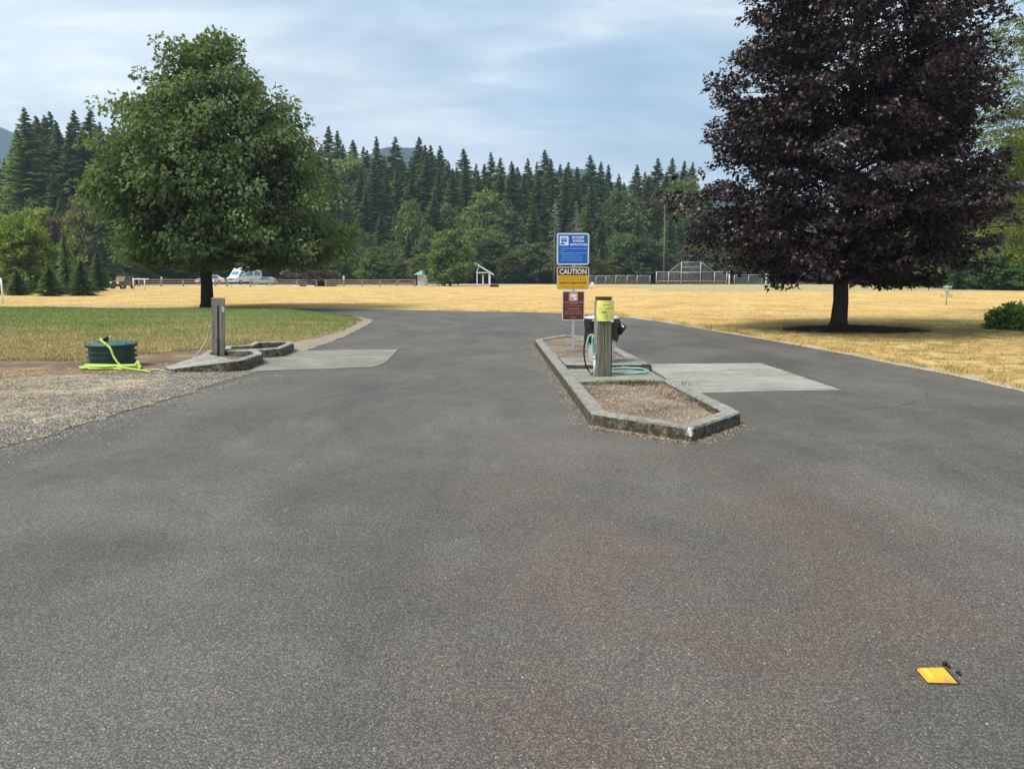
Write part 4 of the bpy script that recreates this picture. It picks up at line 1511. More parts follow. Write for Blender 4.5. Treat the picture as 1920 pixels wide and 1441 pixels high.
# post with a deep crack down its front: two halves, a dark groove and a chamfered top
for sx, wd_, x in ((-1, .46, -.27), (1, .42, .29)):
    q = rot(x * lw, 0, la, (lp.x, LY))
    MB().box((q.x, q.y, (.04 + lt) / 2), (wd_ * lw, lw, lt - .04), rz=la).build('post_half', MAT['wood_grey'], root, bevel=.010)
q = rot(0.02 * lw, .012, la, (lp.x, LY))
MB().box((q.x, q.y, (.04 + lt - .14) / 2 + .01), (.16 * lw, lw * .93, lt - .16), rz=la).build('crack', MAT['bark'], root)
q = rot(0.02 * lw, -.0, la, (lp.x, LY))
MB().box((q.x, q.y, lt - .068), (.15 * lw, lw * .985, .125), rz=la).build('post_core', MAT['wood_grey'], root)
q = rot(0.0, -lw / 2 - .008, la, (lp.x, LY))
MB().tube([(q.x, q.y, .05), (q.x, q.y, .34)], .013, 10).box((q.x, q.y, .36), (.04, .03, .05), rz=la).build('standpipe', MAT['bark'], root)
q = rot(lw * .40, -lw / 2 - .0025, la, (lp.x, LY))
z_ = W(419, 579, LY).z
st = MB().box((q.x, q.y, z_), (.038, .003, .085), rz=la).build('sticker', MAT['white'], root)
MB().box((q.x + .001, q.y - .0022, z_ + .015), (.020, .001, .018), rz=la).box((q.x + .001, q.y - .0022, z_ - .018), (.022, .001, .008), rz=la).build('sticker_print', MAT['grey_paint'], st)
q = rot(-lw / 2 - .02, 0, la, (lp.x, LY))
zt2 = W(395, 612, LY).z
MB().tube([(q.x + .03, q.y, zt2), (q.x - .015, q.y - .01, zt2 + .005), (q.x - .025, q.y - .015, zt2 - .03)], .014, 8).build('spigot', MAT['steel'], root, smooth=True)
root.rotation_euler = (0, rad(2.8), 0)
hs = smooth_path([Vector((q.x - .005, q.y - .015, zt2 - .03)), W(388, 635, LY - .05), W(374, 658, LY - .25), W(355, 677, LY - .6), W(340, 688, 12.7)] + [G(325, 697, .02), G(290, 692, .015), G(255, 695, .015)], 8)
MB().tube(hs, .0095, 8).build('filling_hose', MAT['pale_hose'], None, smooth=True)
tag(bpy.data.objects['filling_hose'], 'thin faded hose drooping from the grey wooden post to the ground', 'hose')

# ------------------------------------------------------------------ green ribbed tank
tk = G(209.5, 692)
tk.y += .38
tr_ = (W(254, 660, tk.y).x - W(165, 660, tk.y).x) / 2
tk.x = (W(254, 660, tk.y).x + W(165, 660, tk.y).x) / 2
th_ = W(209, 643, tk.y).z
root = empty('septic_riser', (tk.x, tk.y, 0), 'round dark green ribbed plastic riser with lid between lawn and gravel', 'tank')
prof = [(.001, 0), (tr_ * .90, 0)]
nr = 4
for k in range(nr):
    z = .02 + (th_ - .05) * k / nr
    dz = (th_ - .05) / nr
    prof += [(tr_ * .87, z), (tr_ * .87, z + dz * .66), (tr_ * .985, z + dz * .72), (tr_ * .985, z + dz * .84), (tr_ * .87, z + dz * .92)]
prof += [(tr_ * .90, th_ - .03)]
MB().lathe((tk.x, tk.y, 0), prof, 48).build('ribbed_body', MAT['tank'], root, smooth=False)
MB().lathe((tk.x, tk.y, 0), [(tr_ * .96, th_ - .035), (tr_ * 1.0, th_ - .03), (tr_ * 1.0, th_ - .008), (tr_ * .95, th_ + .005), (tr_ * .5, th_ + .030), (.001, th_ + .038)], 48).build('lid', MAT['tank_lid'], root, smooth=True)
mb = MB()
for k in range(8):
    a = 2 * math.pi * k / 8 + .3
    mb.tube([(tk.x + tr_ * .95 * math.cos(a), tk.y + tr_ * .95 * math.sin(a), th_), (tk.x + tr_ * .95 * math.cos(a), tk.y + tr_ * .95 * math.sin(a), th_ + .018)], .012, 8)
mb.build('lid_bolts', MAT['tank'], root)['kind'] = 'stuff'
fz = th_ + .03
fx, fy = tk.x - .04, tk.y - .10
mb = MB()
mb.tube([(fx, fy, fz - .01), (fx, fy, fz + .03)], .045, 12).tube([(fx, fy, fz + .02), (fx, fy, fz + .07)], .022, 10)
mb.tube([(fx - .05, fy - .03, fz + .05), (fx + .06, fy + .01, fz + .055)], .020, 10)
mb.tube([(fx - .09, fy - .02, fz + .01), (fx - .10, fy - .03, fz - .012)], .02, 8)
mb.box((fx + .045, fy, fz + .085), (.07, .022, .015), ry=-.5)
mb.build('valve', MAT['black'], root)
MB().tube([(fx + .07, fy, fz + .04), (fx + .085, fy, fz + .075), (fx + .075, fy - .01, fz + .095)], .014, 8).build('valve_elbow', MAT['offwhite'], root, smooth=True)

# lime hose: from the valve over the edge and lying in flat folds
fp = [Vector((fx - .02, fy - .03, fz + .05)), Vector((fx - .02, fy - .10, fz + .04)), W(206, 652, tk.y - tr_ - .02), W(213, 668, tk.y - tr_ - .05), W(222, 681, tk.y - tr_ - .07), W(233, 688, tk.y - tr_ - .06), W(247, 688, tk.y - .36), W(256, 680, tk.y - .22), W(258, 676, tk.y - .15)]
mb = MB()
mb.tube(smooth_path(fp, 8), .0165, 10)
rs = np.random.RandomState(2)
gz = 0.022
lay = []
c_l, c_r = G(156, 693), G(262, 693)
for k in range(15):
    a = c_l if k % 2 else c_r
    lay.append(Vector((a.x + rs.uniform(-.06, .12) * (1 if k % 2 else -1), a.y + rs.uniform(-.16, .12), gz + .004 * k)))
    m_ = c_l.lerp(c_r, .5)
    lay.append(Vector((m_.x + rs.uniform(-.2, .2), tk.y - tr_ - .03 - rs.uniform(0.03, .22), gz + .004 * k)))
lay.append(G(283, 697, .02))
mb.tube(smooth_path([W(258, 676, tk.y - .15), G(262, 690, .03)] + lay, 6), .0165, 8)
mb.build('drain_hose', MAT['lime_hose'], None, smooth=True)
tag(bpy.data.objects['drain_hose'], 'bright lime hose draped over the green tank and folded at its base', 'hose')
# black connecting hose on the ground
MB().tube(smooth_path([G(262, 698, .012), G(285, 696, .012), G(310, 694, .012), G(322, 696, .03)], 6), .010, 8).build('ground_hose', MAT['black'], None, smooth=True)
tag(bpy.data.objects['ground_hose'], 'short black hose on the gravel between lime hose and kerb ramp', 'hose')

# ------------------------------------------------------------------ yellow pavement marker
c = [G(1718, 1256.5), G(1770, 1255), G(1795.5, 1282.5), G(1739.5, 1281)]
ctr = sum(c, Vector((0, 0, 0))) / 4
root = empty('pavement_marker', (ctr.x, ctr.y, 0), 'yellow raised pavement marker stuck on the asphalt', 'marker')
MB().prism([tuple((p + (p - ctr) * .10 + Vector((.006, .001, 0)))[:2]) for p in c], -.002, .004).build('adhesive_pad', MAT['adhesive'], root)
topc = [ctr + (p - ctr) * .86 + Vector((0, 0, .0145)) for p in c]
bot = [p + Vector((0, 0, .004)) for p in c]
# long faces slope (reflector faces), ends steep
MB().add([*bot, *topc], [(0, 1, 2, 3), (4, 7, 6, 5), (0, 4, 5, 1), (1, 5, 6, 2), (2, 6, 7, 3), (3, 7, 4, 0)]).build('marker_body', MAT['marker'], root, bevel=.002)
ls = [ctr + (p - ctr) * k + Vector((0, 0, .0150)) for p, k in zip(c, (.80, .80, .80, .80))]
lsd = [ls[0], ls[0].lerp(ls[1], .22), ls[3].lerp(ls[2], .22), ls[3]]
MB().add(lsd + [p + Vector((0, 0, .0012)) for p in lsd], [(0, 3, 2, 1), (4, 5, 6, 7), (0, 1, 5, 4), (1, 2, 6, 5), (2, 3, 7, 6), (3, 0, 4, 7)]).build('reflector_strip', MAT['lens'], root)
mb = MB()
q = G(1771, 1247)
mb.box((q.x, q.y, .008), (.018, .012, .016), rz=.6).box((q.x + .008, q.y - .016, .005), (.02, .01, .01), rz=1.2)
q2 = G(1796, 1262)
mb.box((q2.x, q2.y, .005), (.012, .008, .01), rz=.2).box((q2.x, q2.y - .014, .004), (.012, .008, .008), rz=-.3)
mb.build('broken_chips', MAT['adhesive'], root)['kind'] = 'stuff'


# ------------------------------------------------------------------ trees
def leaf_shader(c_dark, c_mid, c_light, transl=0.25, objvar=0.0, rough=0.55, spec=0.3):
    def f(t, b):
        a = t.attr()
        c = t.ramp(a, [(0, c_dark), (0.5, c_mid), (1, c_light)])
        nz = t.noise(t.obj(), 0.7, 3)
        c = t.mix(1.0, c, t.ramp(nz, [(0.3, 0.8), (0.7, 1.2)]), 'MULTIPLY')
        oi = t.new('ShaderNodeObjectInfo')
        c = t.mix(1.0, c, oi.outputs['Color'], 'MULTIPLY')
        if transl > 0:
            tr = t.new('ShaderNodeBsdfTranslucent')
            t.put(tr.inputs[0], t.mix(1.0, c, (1.25, 1.35, 0.7), 'MULTIPLY'))
            mx_ = t.new('ShaderNodeMixShader')
            mx_.inputs[0].default_value = transl
            out = [n for n in t.n if n.type == 'OUTPUT_MATERIAL'][0]
            t.l.new(b.outputs[0], mx_.inputs[1]); t.l.new(tr.outputs[0], mx_.inputs[2])
            t.l.new(mx_.outputs[0], out.inputs[0])
        return c
    return f


MAT['leaf_green'] = material('maple_leaves', leaf_shader((0.060, 0.102, 0.038), (0.118, 0.172, 0.066), (0.22, 0.28, 0.12), 0.42), 0.5, 0.35)
MAT['leaf_purple'] = material('purple_maple_leaves', leaf_shader((0.013, 0.0075, 0.0110), (0.024, 0.014, 0.019), (0.052, 0.034, 0.040), 0.10), 0.40, 0.45)
MAT['leaf_bush'] = material('bush_leaves', leaf_shader((0.09, 0.15, 0.03), (0.17, 0.27, 0.06), (0.26, 0.38, 0.11), 0.4), 0.5, 0.3)
MAT['needle'] = material('conifer_needles', leaf_shader((0.054, 0.088, 0.036), (0.115, 0.165, 0.062), (0.205, 0.255, 0.096), 0.40), 0.65, 0.2)
MAT['needle_grey'] = material('dead_twigs', leaf_shader((0.20, 0.20, 0.16), (0.33, 0.32, 0.27), (0.46, 0.45, 0.39), 0.0), 0.8, 0.1)
MAT['leaf_bg'] = material('broadleaf_foliage', leaf_shader((0.050, 0.080, 0.028), (0.115, 0.162, 0.054), (0.22, 0.27, 0.095), 0.38), 0.6, 0.2)

LOBED = np.array([(0, 0, 0), (-.42, .28, .05), (-.16, .46, .0), (0, 1.0, -.12), (.16, .46, .0), (.42, .28, .05)])
LOBED_F = np.array([(0, 2, 1), (0, 4, 2), (2, 4, 3), (0, 5, 4)])
KITE = np.array([(0, 0, 0), (-.36, .45, .10), (0, 1.0, -.10), (.36, .45, .10)])
KITE_F = np.array([(0, 2, 1), (0, 3, 2)])


def place_leaves(C, size, outdir, shape, faces, rs, droop=0.5, sizevar=0.35, updown=0.6):
    """leaves at points C; each hangs away along outdir with its face roughly skyward"""
    n = len(C)
    d = outdir + rs.normal(0, 0.65, (n, 3))
    d[:, 2] -= droop
    d /= np.linalg.norm(d, axis=1)[:, None] + 1e-9
    up = rs.normal(0, updown, (n, 3)); up[:, 2] += 1.0
    xa = np.cross(d, up); xa /= np.linalg.norm(xa, axis=1)[:, None] + 1e-9
    za = np.cross(xa, d)
    s = size * (1 + rs.uniform(-sizevar, sizevar, n))
    V = C[:, None, :] + s[:, None, None] * (shape[None, :, 0:1] * xa[:, None] + shape[None, :, 1:2] * d[:, None] + shape[None, :, 2:3] * za[:, None])
    k = len(shape)
    F = (faces[None] + (np.arange(n) * k)[:, None, None]).reshape(-1, 3)
    return V.reshape(-1, 3), F


def broad_tree(seed, prof, nbr, clus_per, leaves_per, leaf, shape, faces, trunk_r, trunk_h, flatten=0.6, crad=0.55, gap=0.0, rise=0.35, asym=None, droop=.5, limb=True, lump=0.22, inner=0.35):
    """prof: [(z, r)] outline of the crown. returns crown mesh data and a limb builder"""
    rs = np.random.RandomState(seed)
    zs = np.array([p[0] for p in prof]); r_ = np.array([p[1] for p in prof])
    Htop, Hbot = zs[-1], zs[0]
    zz = np.linspace(Hbot, Htop, 200)
    rr = np.interp(zz, zs, r_)
    wgt = rr ** 1.15 + .15
    cdf = np.cumsum(wgt); cdf /= cdf[-1]
    trunk = MB()
    pts = [Vector((0, 0, -0.06)), Vector((0, 0, .15)), Vector((.02, 0, trunk_h * .5)), Vector((-.02, .02, trunk_h))]
    top = Htop * .9
    tp = [trunk_r * 1.35, trunk_r * 1.05, trunk_r * .93, trunk_r * .9]
    for q in range(1, 6):
        z = trunk_h + (top - trunk_h) * q / 5
        pts.append(Vector((rs.uniform(-.15, .15) * q / 3, rs.uniform(-.15, .15) * q / 3, z)))
        tp.append(trunk_r * .9 * (1 - q / 5) ** .9 + .015)
    trunk.tube(pts, tp, 12)
    centers, outs = [], []
    for k in range(nbr):
        z1 = np.interp((k + rs.uniform(0, 1)) / nbr, cdf, zz)
        az = k * 2.39996 + rs.normal(0, .35)
        lob = 1 + lump * mnoise.noise(Vector((math.cos(az) * 1.6, math.sin(az) * 1.6, z1 * .45 + seed)))
        lob *= 1 + rs.uniform(-.07, .07)
        rad_ = np.interp(z1, zs, r_) * lob
        if asym is not None: rad_ *= asym(az, z1)
        end = np.array((math.cos(az) * rad_, math.sin(az) * rad_, z1))
        z0 = max(trunk_h * .85, z1 - rad_ * rise - .2)
        z0 = min(z0, top - .3)
        sta = np.array((0, 0, z0))
        midp = (sta + end) / 2 + np.array((0, 0, rad_ * .08 + .05))
        if limb and k % 2 == 0:
            trunk.tube([Vector(sta), Vector(midp), Vector(end * .96 + sta * .04)], [max(.018, trunk_r * .22 * (1 - (z0 - trunk_h) / (Htop - trunk_h + 1e-6) * .7)), .022, .008], 5, caps=False)
        m = rs.poisson(clus_per * (0.45 + .75 * rad_ / r_.max())) + 1
        u = 1 - (1 - inner) * rs.uniform(0, 1, m) ** 1.35
        P_ = np.outer((1 - u) ** 2, sta) + np.outer(2 * u * (1 - u), midp) + np.outer(u ** 2, end)
        P_ += rs.normal(0, 1, (m, 3)) * np.array((1, 1, .5)) * (crad * .9 * u)[:, None]
        o = P_ - np.array((0, 0, z1 * .75)); o[:, 2] *= .5
        o /= np.linalg.norm(o, axis=1)[:, None] + 1e-6
        centers.append(P_); outs.append(o)
    C = np.concatenate(centers); O = np.concatenate(outs)
    if gap > 0:
        g = np.array([mnoise.noise(Vector((x * .9, y * .9, z * 1.1 + seed))) for x, y, z in C])
        k = g > -1 + gap
        C, O = C[k], O[k]
    m = len(C)
    tone = rs.uniform(0, .45, m)
    n = m * leaves_per
    idx = np.repeat(np.arange(m), leaves_per)
    off = rs.normal(0, 1, (n, 3))
    off /= np.linalg.norm(off, axis=1)[:, None] + 1e-6
    off *= (rs.uniform(.25, 1, n) ** .6)[:, None] * crad
    off[:, 2] *= flatten
    # clusters arch: outer leaves hang lower
    off[:, 2] -= .35 * (off[:, 0] ** 2 + off[:, 1] ** 2) / crad * flatten
    L = C[idx] + off
    L[:, 2] = np.maximum(L[:, 2], Hbot * .8)
    od = O[idx] * .8 + off / crad * .8
    V, F = place_leaves(L, leaf, od, shape, faces, rs, droop)
    r = np.clip(tone[idx] + rs.uniform(0, .55, n), 0, 1)
    return (V, F, np.repeat(r, len(shape))), trunk


def make_tree(name, data, trunk, leafmat, barkmat, loc, label, cat='tree', group=None, color=None, crown_name='crown'):
    root = empty(name, (0, 0, 0), label, cat, group)
    V, F, r = data
    cr = link(crown_name, np_mesh(crown_name, V, F, r), leafmat, root)
    if color: cr.color = (*color, 1)
    trunk.build('trunk', barkmat, root, smooth=True, recalc=False)
    root.location = loc
    return root


# green maple on the lawn
gm = G(389, 573.5, .12)
data, trunk = broad_tree(3, [(1.5, 2.4), (2.1, 4.2), (3.0, 5.0), (4.2, 5.3), (5.4, 5.1), (6.7, 4.5), (8.0, 3.6), (9.4, 2.5), (10.6, 1.4), (11.7, .3)], 300, 7.2, 46, .20, KITE, KITE_F, .27, 1.9, flatten=.62, crad=.56, lump=.34, rise=.45, droop=.7, inner=.45, asym=lambda az, z: 1.0 - .20 * max(0, -math.cos(az)) + .05 * max(0, math.cos(az)))
V_ = data[0]; V_[:, 0] = V_[:, 0] * .91 + .58 * np.clip(V_[:, 2] / 3, 0, 1); V_[:, 2] = np.maximum(V_[:, 2], 1.72 + .25 * np.sin(V_[:, 0] * 3) * np.cos(V_[:, 1] * 2.3))
make_tree('maple_tree', data, trunk, MAT['leaf_green'], MAT['bark'], (gm.x, gm.y, .12), 'big round green maple standing at the back of the lawn')
# purple maple
pm = G(1572, 616)


def asy(az, z):
    return 1.0 + .06 * math.cos(az)


data, trunk = broad_tree(8, [(1.25, 1.7), (1.8, 3.3), (2.6, 4.0), (3.6, 4.2), (5.0, 3.9), (6.6, 3.6), (8.2, 3.3), (9.6, 2.8), (11.0, 2.0), (12.3, .5)], 340, 8.2, 62, .135, LOBED, LOBED_F, .215, 1.45, flatten=.34, crad=.46, gap=.86, lump=.26, rise=.22, asym=asy, droop=.35, inner=.30)
V_, F_, r_n = data
Lf = V_.reshape(-1, 6, 3)
lat = Lf[:, 0, 0] * .914 - Lf[:, 0, 1] * .405
sh = np.where(lat > 0, lat * -.16, lat * .0)
Lf[:, :, 0] += (sh * .914)[:, None]; Lf[:, :, 1] -= (sh * .405)[:, None]
lat = lat + sh
wob = .25 * np.sin(Lf[:, 0, 2] * 2.1) + .2 * np.sin(Lf[:, 0, 2] * 5.3 + 1)
keep = (lat < np.interp(Lf[:, 0, 2], [0, 3.5, 9, 12.5], [3.9, 3.9, 3.2, 1.5]) + wob) & (lat > -np.interp(Lf[:, 0, 2], [0, 3.5, 9, 12.5], [4.5, 4.7, 3.5, 1.5]) - wob)
Lf = Lf[keep]
data = (Lf.reshape(-1, 3), (LOBED_F[None] + (np.arange(len(Lf)) * 6)[:, None, None]).reshape(-1, 3), r_n.reshape(-1, 6)[keep].ravel())
make_tree('purple_maple_tree', data, trunk, MAT['leaf_purple'], MAT['bark'], (pm.x, pm.y, .08), 'dark purple-leaved maple rising from a mulch ring on dry grass')
# mulch mound
mb = MB()
vs, fs = [], []
nr_, na = 9, 48
for i in range(nr_ + 1):
    u = i / nr_
    for k in range(na):
        a = 2 * math.pi * k / na
        ex = 1 + .35 * max(0, math.cos(a))
        r = u * 1.75 * ex * (1 + .08 * mnoise.noise(Vector((math.cos(a) * 2, math.sin(a) * 2, 3))))
        z = .13 * (1 - u) ** 1.0 * (1 + .2 * mnoise.noise(Vector((r * math.cos(a) * 4, r * math.sin(a) * 4, 1)))) - .012 + .012 * mnoise.noise(Vector((r * math.cos(a) * 15, r * math.sin(a) * 15, 1))) - (.03 if i == nr_ else 0)
        vs.append((pm.x + .1 + r * math.cos(a), pm.y - .1 + r * .62 * math.sin(a), z))
for i in range(nr_):
    for k in range(na):
        fs.append((i * na + k, (i + 1) * na + k, (i + 1) * na + (k + 1) % na, i * na + (k + 1) % na))
mb.add(vs, fs)
mb.build('mulch_mound', MAT['mulch'], None, smooth=True)
tag(bpy.data.objects['mulch_mound'], kind='structure')
rs = np.random.RandomState(31)
a = rs.uniform(0, 6.28, 3500); r = 1.9 * np.sqrt(rs.uniform(0, 1, 3500))
scatter_slivers('bark_chips', pm.x + .1 + r * np.cos(a) * (1 + .3 * (np.cos(a) > 0)), pm.y - .1 + r * .62 * np.sin(a), .02 + .11 * np.clip(1 - r / 1.75, 0, 1), .05, .008, MAT['mulch'], 32, up=.5)

# bush at the right edge
bc = G(1938, 619)
data, trunk = broad_tree(12, [(0.03, .36), (.22, .48), (.40, .46), (.56, .32), (.66, .1)], 110, 5, 24, .085, KITE, KITE_F, .03, .08, flatten=.7, crad=.14, lump=.25, rise=.6, droop=.2, inner=.35, limb=True)
make_tree('shrub', data, trunk, MAT['leaf_bush'], MAT['bark'], (bc.x, bc.y + .8, -.03), 'rounded bright green shrub on the dry grass', 'shrub', crown_name='foliage')


# conifers
def conifer(seed, H=30.0, Rm=4.2, nwh=52, nb=8, sparse=0.0, base=0.08, droop=.28, shape=.85, seg=8, wide=1.0):
    rs = np.random.RandomState(seed)
    z = []
    Vs, Fs, Rn = [], [], []
    cnt = 0
    lean = rs.uniform(-.01, .01, 2)
    for wv in range(nwh * nb):
        u = base + (1 - base) * ((wv + rs.uniform(0, 1)) / (nwh * nb)) ** 0.92
        zc = u * H
        L0_ = Rm * (1 - u) ** shape * (1 if u > base + .12 else .7 + .3 * (u - base) / .12) + .06
        for b_ in range(1):
            if rs.uniform() < sparse: continue
            az = rs.uniform(0, 6.283)
            L = max(.10, L0_ * rs.uniform(.55, 1.15))
            up0 = .25 * u + rs.normal(0, .06)
            zz0 = zc
            ca, sa = math.cos(az), math.sin(az)
            s = np.linspace(.12, 1, seg)
            px = ca * L * s; py = sa * L * s
            pz = zz0 + L * (up0 * s - (droop + .1) * s ** 1.6 * (1 - .5 * u))
            wl = (.11 + .19 * L) * wide * np.sin(np.clip(s * 2.6 + .25, 0, math.pi)) * rs.uniform(.7, 1.2, seg) + .05
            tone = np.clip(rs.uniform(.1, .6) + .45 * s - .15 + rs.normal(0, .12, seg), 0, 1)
            for side in (-1, 1):
                # spray: triangle pointing outward-sideways-down
                fwd = .55 + rs.uniform(-.1, .25, seg)
                tx = px + (ca * fwd - sa * side) * wl
                ty = py + (sa * fwd + ca * side) * wl
                tz = pz - wl * rs.uniform(.15, .75, seg)
                bx = px - ca * .3 * wl; by = py - sa * .3 * wl; bz = pz - .02
                ax2 = px + ca * .5 * wl; ay2 = py + sa * .5 * wl; az2 = pz + .03 * L * (up0)
                V = np.stack([np.stack([bx, by, bz], 1), np.stack([tx, ty, tz], 1), np.stack([ax2, ay2, az2], 1)], 1)
                Vs.append(V.reshape(-1, 3)); Rn.append(np.repeat(tone, 3))
                cnt += seg
            # hanging under-spray
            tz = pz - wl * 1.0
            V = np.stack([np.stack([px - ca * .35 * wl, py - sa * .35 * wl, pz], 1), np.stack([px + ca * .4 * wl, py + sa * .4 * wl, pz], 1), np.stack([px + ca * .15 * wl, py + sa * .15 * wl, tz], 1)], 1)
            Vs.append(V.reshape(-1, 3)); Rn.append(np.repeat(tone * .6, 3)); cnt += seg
    # leader shoot
    V = np.concatenate(Vs)
    V[:, 0] += lean[0] * V[:, 2]; V[:, 1] += lean[1] * V[:, 2]
    F = np.arange(cnt * 3).reshape(-1, 3)
    tr = MB()
    tr.tube([(0, 0, -.1), (0, 0, H * .5), (lean[0] * H, lean[1] * H, H * 1.0)], [H * .011 + .05, H * .007, .03], 7)
    return (V, F, np.concatenate(Rn)), tr


PROTO = {}


def proto(kind, data, trunk, leafmat, barkmat):
    V, F, r = data
    me = np_mesh(kind + '_crown', V, F, r)
    me.materials.append(leafmat)
    tm = bpy.data.meshes.new(kind + '_trunk')
    tm.from_pydata([tuple(v) for v in trunk.v], [], trunk.f)
    tm.materials.append(barkmat)
    tm.shade_smooth()
    PROTO.setdefault(kind, []).append((me, tm))


for s_ in range(5):
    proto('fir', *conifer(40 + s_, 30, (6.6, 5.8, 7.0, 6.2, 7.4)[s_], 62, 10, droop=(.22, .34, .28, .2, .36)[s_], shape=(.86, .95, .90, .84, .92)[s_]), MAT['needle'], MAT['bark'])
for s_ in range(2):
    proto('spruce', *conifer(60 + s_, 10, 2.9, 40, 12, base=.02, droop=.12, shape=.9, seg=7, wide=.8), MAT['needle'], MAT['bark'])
for s_ in range(2):
    proto('snag', *conifer(70 + s_, 16, 2.4, 30, 6, sparse=.25, base=.2, droop=.35, shape=.7, seg=6, wide=.35), MAT['needle_grey'], MAT['bark_grey'])
proto('snag', *conifer(75, 17, 1.1, 16, 4, sparse=.5, base=.3, droop=.3, shape=.5, seg=4, wide=.3), MAT['needle_grey'], MAT['bark_grey'])
for s_ in range(5):
    pr = [[(1.0, 2.2), (2.5, 4.0), (5, 4.8), (8, 4.4), (11, 3.2), (13, 1.6), (14, .5)],
          [(.8, 2.5), (2.5, 4.4), (5.5, 5.0), (9, 4.0), (12, 2.6), (14, .6)],
          [(.6, 2.0), (3, 3.6), (7, 4.0), (10, 3.3), (12.5, 2.2), (14, .6)],
          [(.3, 3.0), (2.5, 4.6), (5, 5.2), (8, 4.9), (11, 3.7), (13, 2.2), (14, .8)],
          [(.6, 1.8), (3, 3.0), (7, 3.4), (10, 2.9), (12.5, 1.8), (14, .4)]][s_]
    proto('broadleaf', *broad_tree(80 + s_, pr, 150, 4.6, 15, .60, KITE, KITE_F, .22, 1.2, flatten=.55, crad=.85, lump=.6, rise=.5, droop=.5, inner=.5), MAT['leaf_bg'], MAT['bark'])

FOREST = []


def stand(kind, px, ytop, Y, name, color, var=None, base_z=-.02, wide=1.0, meta=None):
    """one tree of the kind: base at (px, Y), top reaching the row ytop of the photograph"""
    nat = {'fir': 30.0, 'spruce': 10.0, 'snag': 16.0, 'broadleaf': 14.0}[kind]
    p = W(px, ytop, Y)
    H_ = p.z - base_z
    v = PROTO[kind][var if var is not None else random.randrange(len(PROTO[kind]))]
    root = empty(name, (p.x, Y, base_z), None, 'tree')
    s_ = H_ / nat
    cr = link('crown', v[0], None, root); tk_ = link('trunk', v[1], None, root)
    cr.color = (*color, 1)
    sx = s_ * wide
    a = random.uniform(0, 6.28)
    for o in (cr, tk_):
        o.scale = (sx, sx, s_); o.rotation_euler = (0, 0, a)
    FOREST.append((root, px, ytop, Y, meta))
    return root


random.seed(17)
sky_x = [-140, -30, 14, 38, 50, 100, 160, 200, 260, 600, 640, 700, 770, 840, 900, 960, 1030, 1100, 1180, 1240, 1300, 1500, 1800, 1920, 2100]
sky_y = [230, 262, 285, 200, 186, 205, 212, 226, 240, 246, 262, 270, 268, 272, 272, 286, 292, 300, 306, 308, 316, 330, 345, 350, 340]


def skyline(px): return float(np.interp(px, sky_x, sky_y))


def fc(kind):
    r = random.random()
    if kind == 'fir':
        k = random.uniform(.80, 1.15)
        k *= 1.22
        return (k * random.uniform(.95, 1.12), k * 1.02, k * random.uniform(.85, 1.05))
    k = random.uniform(.82, 1.18)
    k = random.uniform(.72, 1.4)
    return (k * random.uniform(.85, 1.3), k, k * random.uniform(.75, 1.1))


def covered(px, y):
    """hidden behind one of the two big maples or the signs"""
    if 215 < px < 585 and y > 150: return True
    if 1330 < px < 1790: return True
    return False


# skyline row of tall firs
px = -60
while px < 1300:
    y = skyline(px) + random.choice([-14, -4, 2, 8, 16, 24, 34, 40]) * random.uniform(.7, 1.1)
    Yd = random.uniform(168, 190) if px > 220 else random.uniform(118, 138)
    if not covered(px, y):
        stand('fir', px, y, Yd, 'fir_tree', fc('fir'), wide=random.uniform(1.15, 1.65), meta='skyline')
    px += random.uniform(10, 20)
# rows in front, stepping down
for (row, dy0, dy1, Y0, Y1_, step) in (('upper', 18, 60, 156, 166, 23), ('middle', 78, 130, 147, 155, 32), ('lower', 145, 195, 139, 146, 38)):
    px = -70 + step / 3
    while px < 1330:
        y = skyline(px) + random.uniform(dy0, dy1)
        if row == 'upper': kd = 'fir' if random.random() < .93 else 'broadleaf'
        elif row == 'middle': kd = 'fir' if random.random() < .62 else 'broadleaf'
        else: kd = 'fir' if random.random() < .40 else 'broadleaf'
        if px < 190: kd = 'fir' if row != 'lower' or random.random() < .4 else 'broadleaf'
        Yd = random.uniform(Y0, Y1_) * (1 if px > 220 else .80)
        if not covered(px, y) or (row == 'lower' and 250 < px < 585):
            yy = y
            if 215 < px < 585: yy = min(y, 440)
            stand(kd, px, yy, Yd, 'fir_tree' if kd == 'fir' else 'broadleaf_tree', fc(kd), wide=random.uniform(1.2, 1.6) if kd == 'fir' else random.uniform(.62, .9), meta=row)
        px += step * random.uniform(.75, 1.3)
# low front row of broadleaf and small trees, closing the view down to the ground
px = 168
while px < 1335:
    y = random.uniform(425, 488)
    if 775 < px < 900 or 1025 < px < 1110 or 650 < px < 740: y = random.uniform(460, 490)
    stand('broadleaf', px, y, random.uniform(131, 138), 'broadleaf_tree', tuple(c_ * .85 for c_ in fc('b')), wide=random.uniform(1.3, 1.7), meta='front')
    px += random.uniform(30, 46)
